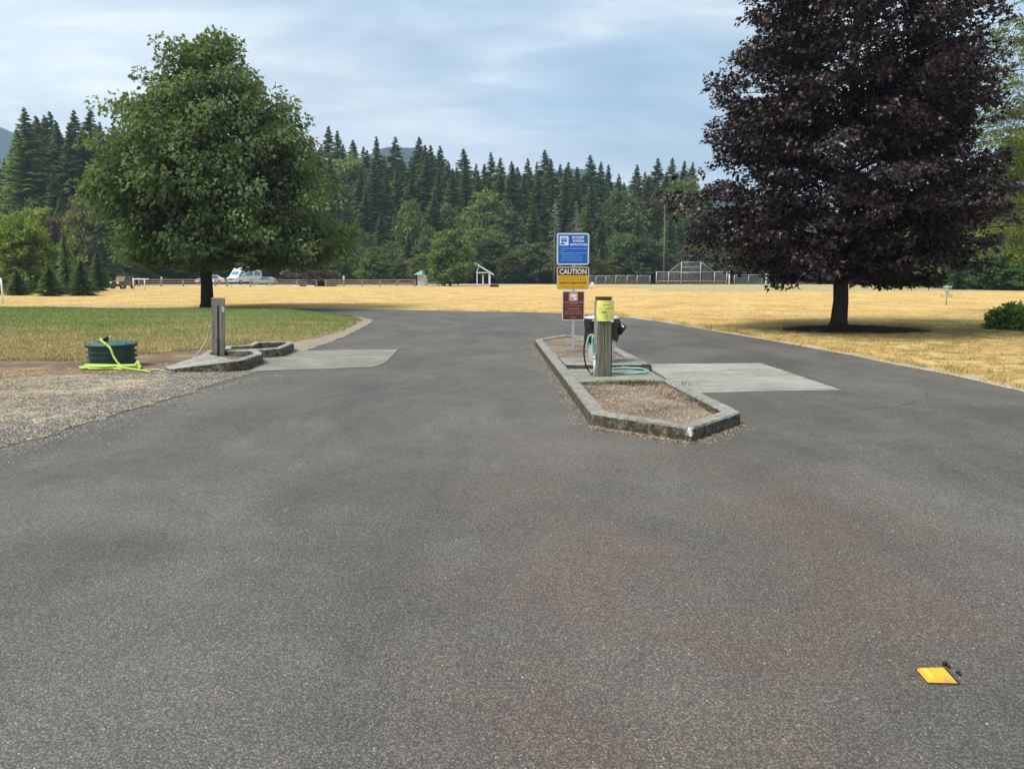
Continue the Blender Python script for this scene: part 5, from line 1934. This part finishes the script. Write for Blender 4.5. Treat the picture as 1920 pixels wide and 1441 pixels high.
# right part behind and beside the purple maple
for (pxs, y, Yd, kd, colr, wd) in [
    (1390, 345, 150, 'fir', (.8, .95, .9), 1.2), (1450, 360, 152, 'fir', (.85, 1, .9), 1.2), (1300, 400, 140, 'fir', (.8, .9, .85), 1.3), (1345, 420, 138, 'fir', (.75, .85, .85), 1.3),
    (1400, 440, 134, 'broadleaf', (.8, .9, .9), 1.4), (1460, 450, 134, 'broadleaf', (.8, .9, .9), 1.4), (1520, 440, 134, 'broadleaf', (.9, 1.0, .8), 1.5), (1590, 430, 133, 'broadleaf', (.9, 1.0, .8), 1.5),
    (1650, 430, 132, 'broadleaf', (.9, 1.0, .8), 1.5), (1710, 420, 118, 'broadleaf', (.8, .95, .8), 1.4), (1770, 360, 96, 'fir', (.75, .95, .85), 1.3), (1725, 440, 104, 'broadleaf', (.75, .9, .8), 1.5),
    (1790, 425, 92, 'broadleaf', (1.15, 1.15, .7), 1.3), (1845, 330, 86, 'broadleaf', (1.35, 1.2, .75), 1.0), (1835, 450, 84, 'broadleaf', (.7, .9, .75), 1.6), (1890, 290, 92, 'fir', (.9, 1.1, .95), 1.3),
    (1905, 420, 80, 'broadleaf', (1.6, 1.55, .8), 1.4), (1880, 465, 78, 'broadleaf', (.75, .95, .8), 1.7), (1945, 235, 84, 'broadleaf', (1.1, 1.15, .8), .8), (1975, 430, 78, 'broadleaf', (1.1, 1.3, .8), 1.3), (1560, 470, 128, 'broadleaf', (1.1, 1.1, .7), 1.5), (1800, 478, 80, 'spruce', (.7, .9, .9), 1.3), (1940, 470, 76, 'broadleaf', (.9, 1.2, .8), 1.6), (2010, 400, 80, 'fir', (.8, 1, .9), 1.3)]:
    stand(kd, pxs, y, Yd, {'fir': 'fir_tree', 'broadleaf': 'broadleaf_tree', 'spruce': 'spruce_tree'}[kd], colr, wide=wd, meta='right')
# left group: yellowish broadleaf, purple one, spruces
lab = {}
lab['a'] = stand('broadleaf', 35, 402, 66, 'broadleaf_tree', (1.35, 1.35, .7), 3, wide=.95, meta='own')
tag(lab['a'], 'yellow-green broadleaf tree behind the low spruces at the lawn edge')
o = stand('broadleaf', 60, 388, 92, 'broadleaf_tree', (1.9, 1.7, .8), 0, wide=.95, meta='own'); tag(o, 'pale yellow-green tree between the firs and the near broadleaf tree')
o = stand('broadleaf', -30, 395, 80, 'broadleaf_tree', (1.2, 1.3, .7), 1, wide=1.2, meta='own'); tag(o, 'leafy tree cut by the frame above the white stake')
o = stand('broadleaf', 98, 405, 84, 'purple_tree', (.75, .42, 1.1), 4, wide=.55, meta='own'); tag(o, 'small dull purple tree behind the pointed spruce')
o = stand('spruce', 118, 432, 60, 'spruce_tree', (1.35, 1.45, 1.7), 0, wide=.82, meta='own'); tag(o, 'slim pointed blue-green spruce at the near edge of the grove')
for k, (pxs, y, Yd, wd, tx) in enumerate([(150, 488, 57, 1.5, 'low wide dark spruce nearest the dry field'), (92, 500, 56, 1.7, 'low dark spruce under the slim pointed spruce'), (30, 508, 58, 1.8, 'low dark spruce right behind the white stake'), (-20, 500, 60, 1.6, 'low dark spruce at the edge of view beyond the white stake'), (182, 470, 74, 1.1, 'dark small spruce in front of the green maple edge')]):
    o = stand('spruce', pxs, y, Yd, 'spruce_tree', (1.0, 1.15, 1.1), k % 2, wide=wd * 1.25, meta='own'); tag(o, tx)
# the round tree by the kiosk, and its neighbour
o = stand('broadleaf', 842, 428, 106, 'broadleaf_tree', (1.15, 1.2, 1.0), 0, wide=1.0, meta='own'); tag(o, 'round dark broadleaf tree standing between kiosk and picnic shelter')
o = stand('broadleaf', 702, 462, 122, 'broadleaf_tree', (1.0, 1.05, .8), 0, wide=1.15, meta='own'); tag(o, 'short light green tree behind the split-rail fence end')
# dead trees
o = stand('snag', 1040, 372, 129, 'dead_tree', (1, 1, 1), 0, wide=1.1, meta='own'); tag(o, 'pale grey dead conifer left above the blue sign')
o = stand('snag', 1081, 376, 129.5, 'dead_tree', (1, .95, .95), 1, wide=1.1, meta='own'); tag(o, 'pale grey dead conifer right behind the blue sign')
o = stand('snag', 1248, 372, 128, 'dead_tree', (.8, .85, .8), 2, wide=1.0, meta='own'); tag(o, 'bare grey dead trunk standing behind the backstop')
o = stand('snag', 655, 430, 134, 'dead_tree', (.6, .6, .6), 2, wide=1.0, meta='own'); tag(o, 'thin dead trunk among trees beside the green maple')
# close larch at the right edge, mostly out of view
data, tr = broad_tree(91, [(2.2, 3.4), (3.5, 4.2), (6.0, 4.4), (8.5, 4.0), (11.0, 3.3), (13.5, 2.1), (16.0, .3)], 210, 9, 46, .15, KITE * np.array((.45, 1, 1)), KITE_F, .2, 2.0, flatten=.30, crad=.46, gap=.86, lump=.35, rise=.10, droop=.9, inner=.25)
lx = W(2045, 500, 29)
o = make_tree('larch_tree', data, tr, MAT['leaf_bg'], MAT['bark'], (lx.x, 29, -.03), 'light green larch reaching feathery branches into the sky beside the purple maple', color=(1.25, 1.2, 1.1))

# labels of the forest trees: ordinal within a row and a stretch of wood named by its landmark
zones = [(-400, 205, 'left of the green maple'), (205, 640, 'behind the green maple'), (640, 790, 'above the split-rail fence'), (790, 930, 'above the kiosk and shelter'), (930, 1040, 'between shelter and blue sign'),
         (1040, 1112, 'behind the sign post'), (1112, 1225, 'above the low chain-link fence'), (1225, 1370, 'behind the backstop'), (1370, 1800, 'behind the purple maple'), (1800, 3000, 'right of the purple maple')]
ords = ['first', 'second', 'third', 'fourth', 'fifth', 'sixth', 'seventh', 'eighth', 'ninth', 'tenth', 'eleventh', 'twelfth', 'thirteenth', 'fourteenth', 'fifteenth', 'sixteenth', 'seventeenth', 'eighteenth', 'nineteenth', 'twentieth', 'twenty-first', 'twenty-second', 'twenty-third', 'twenty-fourth', 'twenty-fifth', 'twenty-sixth', 'twenty-seventh', 'twenty-eighth', 'twenty-ninth', 'thirtieth']
rowword = {'skyline': 'tall skyline', 'upper': 'upper-row', 'middle': 'mid-height', 'lower': 'lower-row', 'front': 'short bushy front-row', 'right': ''}
cnt = {}
for (root, px, yt_, Y_, meta) in sorted([q for q in FOREST if q[4] != 'own'], key=lambda q: q[1]):
    zn = next(z for z in zones if z[0] <= px < z[1])
    kd = root.name.split('.')[0].replace('_tree', '').replace('broadleaf', 'broadleaf tree')
    key = (zn[2], meta, kd)
    i = cnt.get(key, 0); cnt[key] = i + 1
    root['label'] = (f"{ords[i]} {rowword[meta]} {kd} {zn[2]}, counting from the left").replace('  ', ' ')
    root['group'] = 'trees of the wood beyond the field'


# ------------------------------------------------------------------ far fences
def rail_fence(pxs, ytop, ybot, Y, label):
    a = W(pxs[0], ybot, Y)
    root = empty('split_rail_fence', (a.x, Y, -.02), label, 'fence')
    hgt = W(pxs[0], ytop, Y).z
    X = [W(p, ybot, Y).x for p in pxs]
    for x in X:
        MB().box((x, Y, hgt / 2 - .02), (.17, .17, hgt + .06), rz=random.uniform(-.1, .1)).build('post', MAT['wood_rail'], root)
    for i in range(len(X) - 1):
        for k, z in enumerate((.30, .62, .95)):
            MB().box(((X[i] + X[i + 1]) / 2, Y - .02, hgt * z - .03 + random.uniform(-.02, .02)), (abs(X[i + 1] - X[i]) - .10, .06, .12), ry=random.uniform(-.006, .006)).build('rail', MAT['wood_rail'], root)
    return root


rail_fence([261, 302, 344, 386], 523, 536.5, 104, 'split-rail fence run behind the goal frame and green maple')
rail_fence([404, 426], 524, 536, 105, 'one short rail fence bay between maple trunk and camper van')
rail_fence([470, 520, 557, 594], 524, 536.5, 103, 'rail fence run between the camper van and the brown bush')
rail_fence([611, 645, 679, 712, 744, 778], 524, 537, 102, 'long split-rail fence run ending beside the teal-roofed kiosk')


def chain_fence(segs, label, Y, posts, name='chain_link_fence', rails=None, mesh_poly=None):
    pass


def wire_mesh(mb, P0, P1, z0a, z0b, z1a, z1b, sp=.17, r=.009):
    """diagonal wires filling the quad between two posts, clipped to a straight bottom and a sloping top"""
    P0, P1 = Vector(P0), Vector(P1)
    L = (P1 - P0).length
    d = (P1 - P0) / L

    def top_(u): return z1a + (z1b - z1a) * u / L

    zmin = min(z0a, z0b)
    for sgn in (1, -1):
        k = -max(z1a, z1b)
        while k < L + max(z1a, z1b):
            # wire: u = k + sgn * (z - zmin)
            pts = []
            for q in np.linspace(0, max(z1a, z1b) - zmin, 9):
                u = k + sgn * q
                z = zmin + q
                if 0 <= u <= L and z <= top_(u) + 1e-6: pts.append((u, z))
            if len(pts) >= 2:
                a = P0 + d * pts[0][0]; b_ = P0 + d * pts[-1][0]
                a = Vector((a.x, a.y, pts[0][1])); b_ = Vector((b_.x, b_.y, pts[-1][1]))
                n = Vector((0, 0, r))
                bb = len(mb.v)
                mb.add([a - n, a + n, b_ + n, b_ - n], [(0, 1, 2, 3)])
            k += sp


def cl_fence(label, Y, posts, tops, extra_rails=(), base=-.02, mid=False, post_r=.05):
    """posts: px list; tops: py of the top at each post"""
    a = W(posts[0], 534, Y)
    root = empty('chain_link_fence', (a.x, Y, base), label, 'fence')
    T = [W(p, y, Y) for p, y in zip(posts, tops)]
    for q in T:
        MB().tube([(q.x, Y, base - .05), (q.x, Y, q.z + .03)], post_r, 8).build('post', MAT['steel'], root, smooth=True)
    for i in range(len(T) - 1):
        MB().tube([(T[i].x, Y, T[i].z), (T[i + 1].x, Y, T[i + 1].z)], .04, 6).build('top_rail', MAT['steel'], root, smooth=True)
    mb = MB()
    for i in range(len(T) - 1):
        wire_mesh(mb, (T[i].x, Y + .04, 0), (T[i + 1].x, Y + .04, 0), .05, .05, T[i].z, T[i + 1].z)
    o = mb.build('wire_netting', MAT['steel'], root, recalc=False)
    o['kind'] = 'stuff'
    for (p0, y0, p1, y1) in extra_rails:
        u, v = W(p0, y0, Y), W(p1, y1, Y)
        MB().tube([u, v], .04, 6).build('rail', MAT['steel'], root, smooth=True)
    return root


cl_fence('low chain-link fence run just right of the sign post', 118, [1090, 1118, 1136, 1155, 1176, 1195, 1219], [517, 517, 517, 516.5, 516.5, 516.5, 516.5])
cl_fence('chain-link backstop with raised gabled middle section', 116, [1231, 1254, 1278, 1314, 1340, 1363], [509.5, 509.5, 491.5, 491.5, 509.5, 510], extra_rails=[(1231, 527, 1363, 527), (1278, 511, 1314, 511), (1254, 510, 1340, 510), (1278, 501, 1314, 501)], post_r=.07)
bpy.data.objects['chain_link_fence.001'].name = 'backstop'
bpy.data.objects['backstop']['category'] = 'backstop'
q = W(1367, 510, 115.5)
cl_fence('low chain-link fence run between backstop and purple maple', 114, [1377, 1404, 1429, 1454, 1479, 1503, 1528], [516, 515.5, 515, 515, 515, 515, 515])


def thing_simple(name, label, cat, loc):
    return empty(name, loc, label, cat)


q = W(1367, 534, 115.5)
root = thing_simple('tall_post', 'single pale tall post beside the backstop end', 'post', (q.x, 115.5, -.02))
MB().tube([(q.x, 115.5, -.05), (q.x, 115.5, W(1367, 509, 115.5).z)], .10, 8).build('pole', MAT['white'], root, smooth=True)
MB().lathe((q.x, 115.5, W(1367, 509, 115.5).z), [(.11, 0), (.11, .05), (.001, .09)], 8).build('pole_cap', MAT['steel'], root)

# soccer goals
g0 = G(1461, 546)
root = thing_simple('soccer_goal', 'white soccer goal frame in front of the fence by the purple maple', 'goal', (g0.x, g0.y, 0))
Yg = g0.y
tp_ = W(1462, 508, Yg); tq = W(1478, 507, Yg)
MB().tube([(g0.x, Yg, -.05), (tp_.x, Yg, tp_.z)], .065, 10).build('near_post', MAT['white'], root, smooth=True)
MB().tube([(tp_.x - .06, Yg, tp_.z), (tq.x + .3, Yg + 7, tp_.z)], .060, 10).build('crossbar', MAT['white'], root, smooth=True)
MB().tube([(tq.x + .3, Yg + 7, -.05), (tq.x + .3, Yg + 7, tp_.z)], .060, 10).build('far_post', MAT['white'], root, smooth=True)
g0 = G(251, 543.5)
Yg = g0.y
root = thing_simple('small_goal', 'white goal frame on the field beside the tan utility vehicle', 'goal', (g0.x, Yg, 0))
z_ = W(252, 523, Yg).z
xr, xm = W(279, 523, Yg).x, W(263.5, 523, Yg).x
MB().tube([(g0.x, Yg, -.05), (g0.x, Yg, z_)], .055, 8).build('near_post', MAT['white'], root, smooth=True)
MB().tube([(g0.x - .05, Yg, z_), (xr, Yg, z_)], .055, 8).build('crossbar', MAT['white'], root, smooth=True)
MB().tube([(xm, Yg + .8, -.05), (xm, Yg + .8, z_)], .05, 8).build('back_post', MAT['white'], root, smooth=True)

# small white marker posts
for (px, yt_, yb, wd_, lab_) in [(6, 522, 568, .085, 'short white stake in the dry strip at the edge of the lawn'), (304, 519, 536, .12, 'small white marker behind the rail fence left of the maple trunk'), (384, 517, 536, .14, 'small white marker touching the green maple trunk'),
                                 (645, 517, 536, .14, 'small white marker standing at the long rail fence'), (1110, 529, 541, .22, 'tiny white marker beside the caution sign'), (1908, 524, 536, .16, 'small white marker under the trees right of the purple maple'), (242, 519, 537, .12, 'thin white marker behind the tan utility vehicle')]:
    q = G(px, yb) if yb > 540 else Vector((W(px, yb, 106 if px < 1000 else 118).x, 106 if px < 1000 else 118, -.02))
    zt3 = W(px, yt_, q.y).z
    root = thing_simple('marker_post', lab_, 'marker post', (q.x, q.y, -.02))
    root['group'] = 'white marker posts round the field'
    if px in (6,):
        MB().tube([(q.x, q.y, -.05), (q.x, q.y, zt3)], wd_ * .5, 8).build('stake', MAT['white'], root, smooth=True)
        MB().lathe((q.x, q.y, zt3), [(wd_ * .52, 0), (wd_ * .45, .03), (.001, .04)], 8).build('stake_cap', MAT['offwhite'], root)
    else:
        MB().box((q.x, q.y, zt3 / 2 - .2), (wd_ * .4, wd_ * .4, zt3 - .3)).build('stake', MAT['wood_rail'], root)
        MB().box((q.x, q.y - .04, zt3 - .25), (wd_ * 1.6, .03, .5)).build('marker_plate', MAT['white'], root, bevel=.01)

# wheel stops
for i, (x0, x1) in enumerate([(412, 424), (436, 452), (481, 498), (514, 530), (548, 560), (575, 590)]):
    a, b_ = W(x0, 537, 101.5 + .15 * i), W(x1, 537, 101.5 + .15 * i)
    Yw = 101.5 + .15 * i
    o = MB().extrude([(-.09, -.02), (-.07, .13), (.07, .13), (.09, -.02)], (a.x, Yw, 0), (b_.x, Yw, 0)).build('wheel_stop', MAT['offwhite'], None)
    tag(o, f'{ords[i]} white wheel stop along the rail fence, counting from the maple trunk', 'wheel stop', 'white wheel stops along the rail fence')

# brown bush behind the fence gap
data, trunk = broad_tree(19, [(.1, 1.9), (.7, 2.5), (1.3, 2.4), (1.9, 1.5), (2.2, .4)], 90, 4, 16, .28, KITE, KITE_F, .07, .2, flatten=.6, crad=.4, lump=.3, rise=.6, droop=.6, inner=.4)
MAT['leaf_brown'] = material('brown_foliage', leaf_shader((.03, .018, .014), (.055, .034, .027), (.10, .065, .05), .05), .6, .2)
q = W(592, 536, 105)
make_tree('brown_bush', data, trunk, MAT['leaf_brown'], MAT['bark'], (q.x, 106, -.02), 'domed reddish brown bush in the gap of the rail fence', 'bush', crown_name='foliage')


# ------------------------------------------------------------------ vehicles
def wheel(mb_t, mb_r, x, y, z, r, w_, dirv):
    a = Vector((x, y, z)); d = Vector(dirv) * w_ / 2
    mb_t.tube([a - d, a - d * .6, a + d * .6, a + d], [r * .9, r, r, r * .9], 18)
    mb_r.tube([a - d * 1.05, a + d * 1.05], r * .55, 12)


def vehicle(name, label, cat, loc, rz_, prof, width, paint, glass, wheels, wr, windows, lights=True, scale=1.0, extra=None):
    """prof: side outline (x forward, z up); built at the origin facing +X, then turned"""
    root = empty(name, (0, 0, 0), label, cat)
    mb = MB()
    n = len(prof)
    zmax = max(p[1] for p in prof)
    vs = []
    for s_ in (-1, 1):
        for (x, z) in prof:
            tuck = .90 if z > zmax * .62 else 1.0
            vs.append((x, s_ * width / 2 * tuck, z))
    fs = [tuple(range(n - 1, -1, -1)), tuple(range(n, 2 * n))] + [(i, (i + 1) % n, n + (i + 1) % n, n + i) for i in range(n)]
    mb.add(vs, fs)
    mb.build('body', paint, root, bevel=.04)
    for (nm, x0, z0, x1, z1, x2, z2, x3, z3) in windows:
        for s_ in (-1, 1):
            y0 = s_ * (width / 2 * .93 + .012)
            MB().add([(x0, y0 + s_ * .04, z0), (x1, y0 + s_ * .04, z1), (x2, y0, z2), (x3, y0, z3), (x0, y0 + s_ * .01, z0), (x1, y0 + s_ * .01, z1), (x2, y0 - s_ * .03, z2), (x3, y0 - s_ * .03, z3)],
                     [(0, 1, 2, 3), (7, 6, 5, 4), (0, 4, 5, 1), (1, 5, 6, 2), (2, 6, 7, 3), (3, 7, 4, 0)]).build(nm, glass, root)
    for wx in wheels:
        for s_ in (-1, 1):
            ty, rm = MB(), MB()
            wheel(ty, rm, wx, s_ * (width / 2 - .10), wr, wr, .22, (0, 1, 0))
            w0 = ty.build('wheel', MAT['tyre'], root, smooth=False)
            rm.build('rim', MAT['steel'], w0)
    if extra: extra(root)
    root.location = loc
    root.rotation_euler = (0, 0, rz_)
    root.scale = (scale,) * 3
    return root


# camper van, nose towards the left and the viewer
def van_extra(root):
    # windscreen
    MB().add([(2.30, -.80, 1.22), (2.30, .80, 1.22), (1.66, .72, 2.02), (1.66, -.72, 2.02)], [(0, 1, 2, 3)]).add([(2.27, -.80, 1.20), (2.27, .80, 1.20), (1.63, .72, 2.0), (1.63, -.72, 2.0)], [(3, 2, 1, 0)]).build('windscreen', MAT['glass_blue'], root)
    for s_ in (-1, 1):
        MB().box((2.86, s_ * .72, .82), (.12, .30, .20)).build('headlight', MAT['glass'], root, bevel=.02)
        MB().box((2.0, s_ * 1.10, 1.45), (.12, .20, .30)).build('wing_mirror', MAT['black'], root, bevel=.02)
    MB().box((2.88, 0, .80), (.06, .90, .22)).build('grille', MAT['black'], root)
    MB().box((2.90, 0, .42), (.14, 1.9, .22)).build('bumper', MAT['grey_paint'], root, bevel=.03)
    MB().box((-.4, 0, 2.62), (2.6, 1.2, .14)).build('roof_unit', MAT['white'], root, bevel=.04)


vp = [(2.85, .35), (2.90, .95), (2.34, 1.18), (1.62, 2.05), (1.35, 2.45), (.9, 2.58), (-2.7, 2.58), (-2.85, 2.3), (-2.9, .45)]
q = W(459, 533, 124)
vehicle('camper_van', 'white high-roofed camper van parked behind the rail fence', 'van', (q.x, 124, 0), rad(180 + 64), vp, 2.0, MAT['white'], MAT['glass_blue'], (1.85, -1.9), .36,
        [('cab_window', 1.05, 1.25, 2.02, 1.25, 1.55, 1.95, 1.05, 1.95), ('side_window', -.9, 1.35, .8, 1.35, .8, 1.95, -.9, 1.95), ('rear_window', -2.5, 1.35, -1.2, 1.35, -1.2, 1.95, -2.5, 1.95)], extra=van_extra)


def car_extra(root):
    for s_ in (-1, 1):
        MB().box((2.14, s_ * .62, .68), (.10, .34, .16)).build('headlight', MAT['glass'], root, bevel=.02)
    MB().box((2.17, 0, .42), (.08, 1.6, .18)).build('bumper', MAT['grey_paint'], root, bevel=.02)
    MB().add([(.92, -.66, 1.0), (.92, .66, 1.0), (.38, .60, 1.42), (.38, -.60, 1.42)], [(0, 1, 2, 3)]).build('windscreen', MAT['glass'], root)


cp = [(2.15, .28), (2.18, .68), (1.95, .86), (.95, .97), (.35, 1.44), (-1.1, 1.46), (-1.85, 1.02), (-2.15, .95), (-2.2, .30)]
q = W(394, 533.5, 122)
vehicle('parked_car', 'white car mostly hidden behind the green maple trunk', 'car', (q.x, 122, 0), rad(200), cp, 1.75, MAT['white'], MAT['glass'], (1.35, -1.35), .32,
        [('side_window', -1.35, .98, .75, .98, .35, 1.38, -1.0, 1.38)], extra=car_extra)
q = W(490, 533.5, 116)
vehicle('parked_car', 'low grey car parked beside the camper van', 'car', (q.x, 118, 0), rad(168), cp, 1.75, MAT['grey_paint'], MAT['glass'], (1.35, -1.35), .32,
        [('side_window', -1.35, .98, .75, .98, .35, 1.38, -1.0, 1.38)], extra=car_extra, scale=.8)


def ute_extra(root):
    for s_ in (-1, 1):
        MB().tube([(1.52, s_ * .55, .82), (1.60, s_ * .55, .82)], .15, 12).build('headlight', MAT['white'], root)
    MB().box((1.56, 0, .78), (.05, .70, .34)).build('grille', MAT['black'], root)
    MB().box((1.66, 0, .42), (.16, 1.7, .20)).build('bumper', MAT['black'], root, bevel=.02)
    MB().add([(.52, -.66, 1.10), (.52, .66, 1.10), (.30, .62, 1.62), (.30, -.62, 1.62)], [(0, 1, 2, 3)]).build('windscreen', MAT['glass'], root)
    MB().box((-.6, 0, 1.66), (1.75, 1.4, .08)).build('soft_top', MAT['tan_paint'], root, bevel=.03)
    for s_ in (-1, 1):
        MB().box((1.1, s_ * .78, .88), (.85, .22, .10)).build('mudguard', MAT['black'], root, bevel=.02)


up_ = [(1.52, .42), (1.55, .98), (.55, 1.08), (.30, 1.62), (-1.4, 1.62), (-1.55, 1.0), (-1.58, .45)]
q = W(231, 542, 84)
vehicle('utility_vehicle', 'tan open utility vehicle with round headlights on the dry field', 'vehicle', (q.x, 84, 0), rad(-90 - 14), up_, 1.55, MAT['tan_paint'], MAT['glass'], (1.0, -1.0), .36,
        [('side_window', -1.2, 1.08, .40, 1.08, .20, 1.55, -1.2, 1.55)], extra=ute_extra, scale=.80)

# ------------------------------------------------------------------ kiosk, tables, shelter
Yk = 112
a, b_ = W(783, 537, Yk), W(798, 537, Yk)
zw = W(790, 515, Yk).z
root = empty('kiosk', ((a.x + b_.x) / 2, Yk, -.02), 'small pale block kiosk with a teal roof beside the round tree', 'kiosk')
MB().box(((a.x + b_.x) / 2, Yk + 1.2, zw / 2 - .03), (b_.x - a.x, 2.4, zw + .02)).build('wall', MAT['block'], root)
r0, r1, rp = W(776, 514, Yk), W(797, 514, Yk), W(788, 506.5, Yk)
MB().add([(r0.x, Yk - .5, zw), (r1.x - .3, Yk - .5, zw), (rp.x + .2, Yk - .3, rp.z), (r0.x, Yk + 2.9, zw), (r1.x - .3, Yk + 2.9, zw), (rp.x + .2, Yk + 2.6, rp.z)],
         [(0, 1, 2), (5, 4, 3), (0, 3, 4, 1), (1, 4, 5, 2), (2, 5, 3, 0)]).build('roof', MAT['teal_roof'], root)
MB().box((a.x - .42, Yk + .9, zw / 2), (.75, 1.6, zw)).build('side_door', MAT['bark'], root)


def picnic_table(px, Y, label, rz_=0.0):
    q = W(px, 536, Y)
    root = empty('picnic_table', (0, 0, 0), label, 'table')
    for k in range(4):
        MB().box((0, -.30 + .2 * k, .76), (1.8, .17, .045)).build('plank', MAT['white'], root)
    for s_ in (-1, 1):
        MB().box((0, s_ * .75, .45), (1.8, .26, .045)).build('seat', MAT['white'], root)
    for s_ in (-1, 1):
        MB().bar((s_ * .6, -.75, 0), (s_ * .6, .18, .74), .04, 6).bar((s_ * .6, .75, 0), (s_ * .6, -.18, .74), .04, 6).bar((s_ * .6, -.80, .42), (s_ * .6, .80, .42), .035, 6).build('leg', MAT['steel'], root)
    root.location = (q.x, Y, -.02); root.rotation_euler = (0, 0, rz_)
    return root


picnic_table(805, 110, 'white picnic table beside the block kiosk', .3)
picnic_table(824, 113, 'white picnic table under the round tree by the trunk', -.2)
for (px, yt_, lab_, Yb) in [(834, 526, 'short white bollard left of the round tree trunk', 107), (845, 522, 'white bollard right of the round tree trunk', 107.5), (822, 524, 'white bollard between the two picnic tables', 109)]:
    q = W(px, 537, Yb)
    root = thing_simple('bollard', lab_, 'bollard', (q.x, Yb, -.02)); root['group'] = 'white bollards near the kiosk'
    zt3 = W(px, yt_, Yb).z
    MB().tube([(q.x, Yb, -.05), (q.x, Yb, zt3)], .13, 10).build('pipe', MAT['white'], root, smooth=True)
    MB().lathe((q.x, Yb, zt3), [(.13, 0), (.10, .06), (.001, .09)], 10).build('dome_cap', MAT['white'], root, smooth=True)

Ys = 114
root = empty('picnic_shelter', (W(905, 535, Ys).x, Ys, -.02), 'open picnic shelter with one slanting roof on white posts', 'shelter')
p0, p1 = W(890, 492.5, Ys), W(925.5, 514.5, Ys)
dv = (p1 - p0)
for nm, m_, dz0, dz1, ya, yb in (('roof', MAT['grey_paint'], .0, .08, -.5, 4.5), ('fascia', MAT['white'], -.14, .04, -.58, -.505)):
    MB().add([(p0.x, Ys + ya, p0.z + dz0), (p1.x, Ys + ya, p1.z + dz0), (p1.x, Ys + yb, p1.z + dz0), (p0.x, Ys + yb, p0.z + dz0),
              (p0.x, Ys + ya, p0.z + dz1), (p1.x, Ys + ya, p1.z + dz1), (p1.x, Ys + yb, p1.z + dz1), (p0.x, Ys + yb, p0.z + dz1)],
             [(0, 3, 2, 1), (4, 5, 6, 7), (0, 1, 5, 4), (1, 2, 6, 5), (2, 3, 7, 6), (3, 0, 4, 7)]).build(nm, m_, root)
zb = W(905, 511, Ys).z
xa, xb = W(893, 511, Ys).x, W(919, 511, Ys).x
MB().box(((xa + xb) / 2, Ys - .3, zb), (xb - xa, .14, .16)).build('beam', MAT['white'], root)
for (px, yt_, dyy, wd_) in [(894.5, 512, -.3, .12), (918, 512, -.3, .26), (905.5, 515, 2.8, .22), (894.5, 512, 3.6, .14), (917, 512, 3.9, .2)]:
    q = W(px, yt_, Ys + dyy)
    MB().box((q.x, Ys + dyy, q.z / 2 - .03), (wd_, wd_, q.z)).build('post', MAT['white'], root)
q = W(896, 505, Ys)
MB().bar((q.x - .15, Ys - .3, zb), (q.x + .2, Ys - .3, q.z + .55), .06, 6).build('brace', MAT['white'], root)
q = W(927, 539, 98)
root = empty('fire_pit', (q.x, 98, -.03), 'small dark fire ring on the grass by the shelter', 'fire pit')
MB().lathe((q.x, 98, -.03), [(.55, 0), (.57, .30), (.50, .30), (.48, .02)], 20).build('ring', MAT['black'], root)
MB().box((q.x, 98, .30), (.9, .5, .02)).build('grate', MAT['bark'], root)

# disc golf basket on the field
g0 = G(1774, 571)
Yd = g0.y
root = empty('disc_golf_basket', (g0.x, Yd, -.03), 'grey disc golf basket alone on the dry field', 'basket')
zt3 = W(1774, 535, Yd).z
MB().tube([(g0.x, Yd, -.05), (g0.x, Yd, zt3)], .03, 10).build('pole', MAT['steel'], root, smooth=True)
mb = MB()
for zq, rr in ((zt3 * .93, .20), (zt3 * .52, .25), (zt3 * .40, .24)):
    mb.tube([(g0.x + rr * math.cos(k * .3927), Yd + rr * math.sin(k * .3927), zq) for k in range(16)], .012, 5, closed=True)
for k in range(16):
    a = k * .3927
    mb.bar((g0.x + .24 * math.cos(a), Yd + .24 * math.sin(a), zt3 * .40), (g0.x + .25 * math.cos(a), Yd + .25 * math.sin(a), zt3 * .52), .008, 4)
    mb.bar((g0.x, Yd, zt3 * .40), (g0.x + .24 * math.cos(a), Yd + .24 * math.sin(a), zt3 * .40), .008, 4)
mb.build('basket_cage', MAT['steel'], root)['kind'] = 'stuff'
MB().lathe((g0.x, Yd, zt3 * .88), [(.20, 0), (.20, .10), (.195, .10), (.195, 0)], 20).build('top_band', MAT['steel'], root)
mb = MB()
for k in range(12):
    a = k * .5236
    mb.tube([(g0.x + .18 * math.cos(a), Yd + .18 * math.sin(a), zt3 * .88), (g0.x + .10 * math.cos(a), Yd + .10 * math.sin(a), zt3 * .68), (g0.x + .04 * math.cos(a), Yd + .04 * math.sin(a), zt3 * .56)], .007, 4)
mb.build('chains', MAT['steel'], root)['kind'] = 'stuff'

# ------------------------------------------------------------------ haze
hm = bpy.data.materials.new('haze_air')
hm.use_nodes = True
nt_ = hm.node_tree
nt_.nodes.clear()
pv = nt_.nodes.new('ShaderNodeVolumePrincipled')
pv.inputs['Color'].default_value = (.58, .78, 1.0, 1)
pv.inputs['Density'].default_value = 0.00046
pv.inputs['Anisotropy'].default_value = 0.25
ou = nt_.nodes.new('ShaderNodeOutputMaterial')
nt_.links.new(pv.outputs[0], ou.inputs['Volume'])
HZ = MB().box((0, 50, 165), (3600, 3600, 332)).build('haze', hm, None)
tag(HZ, kind='stuff')
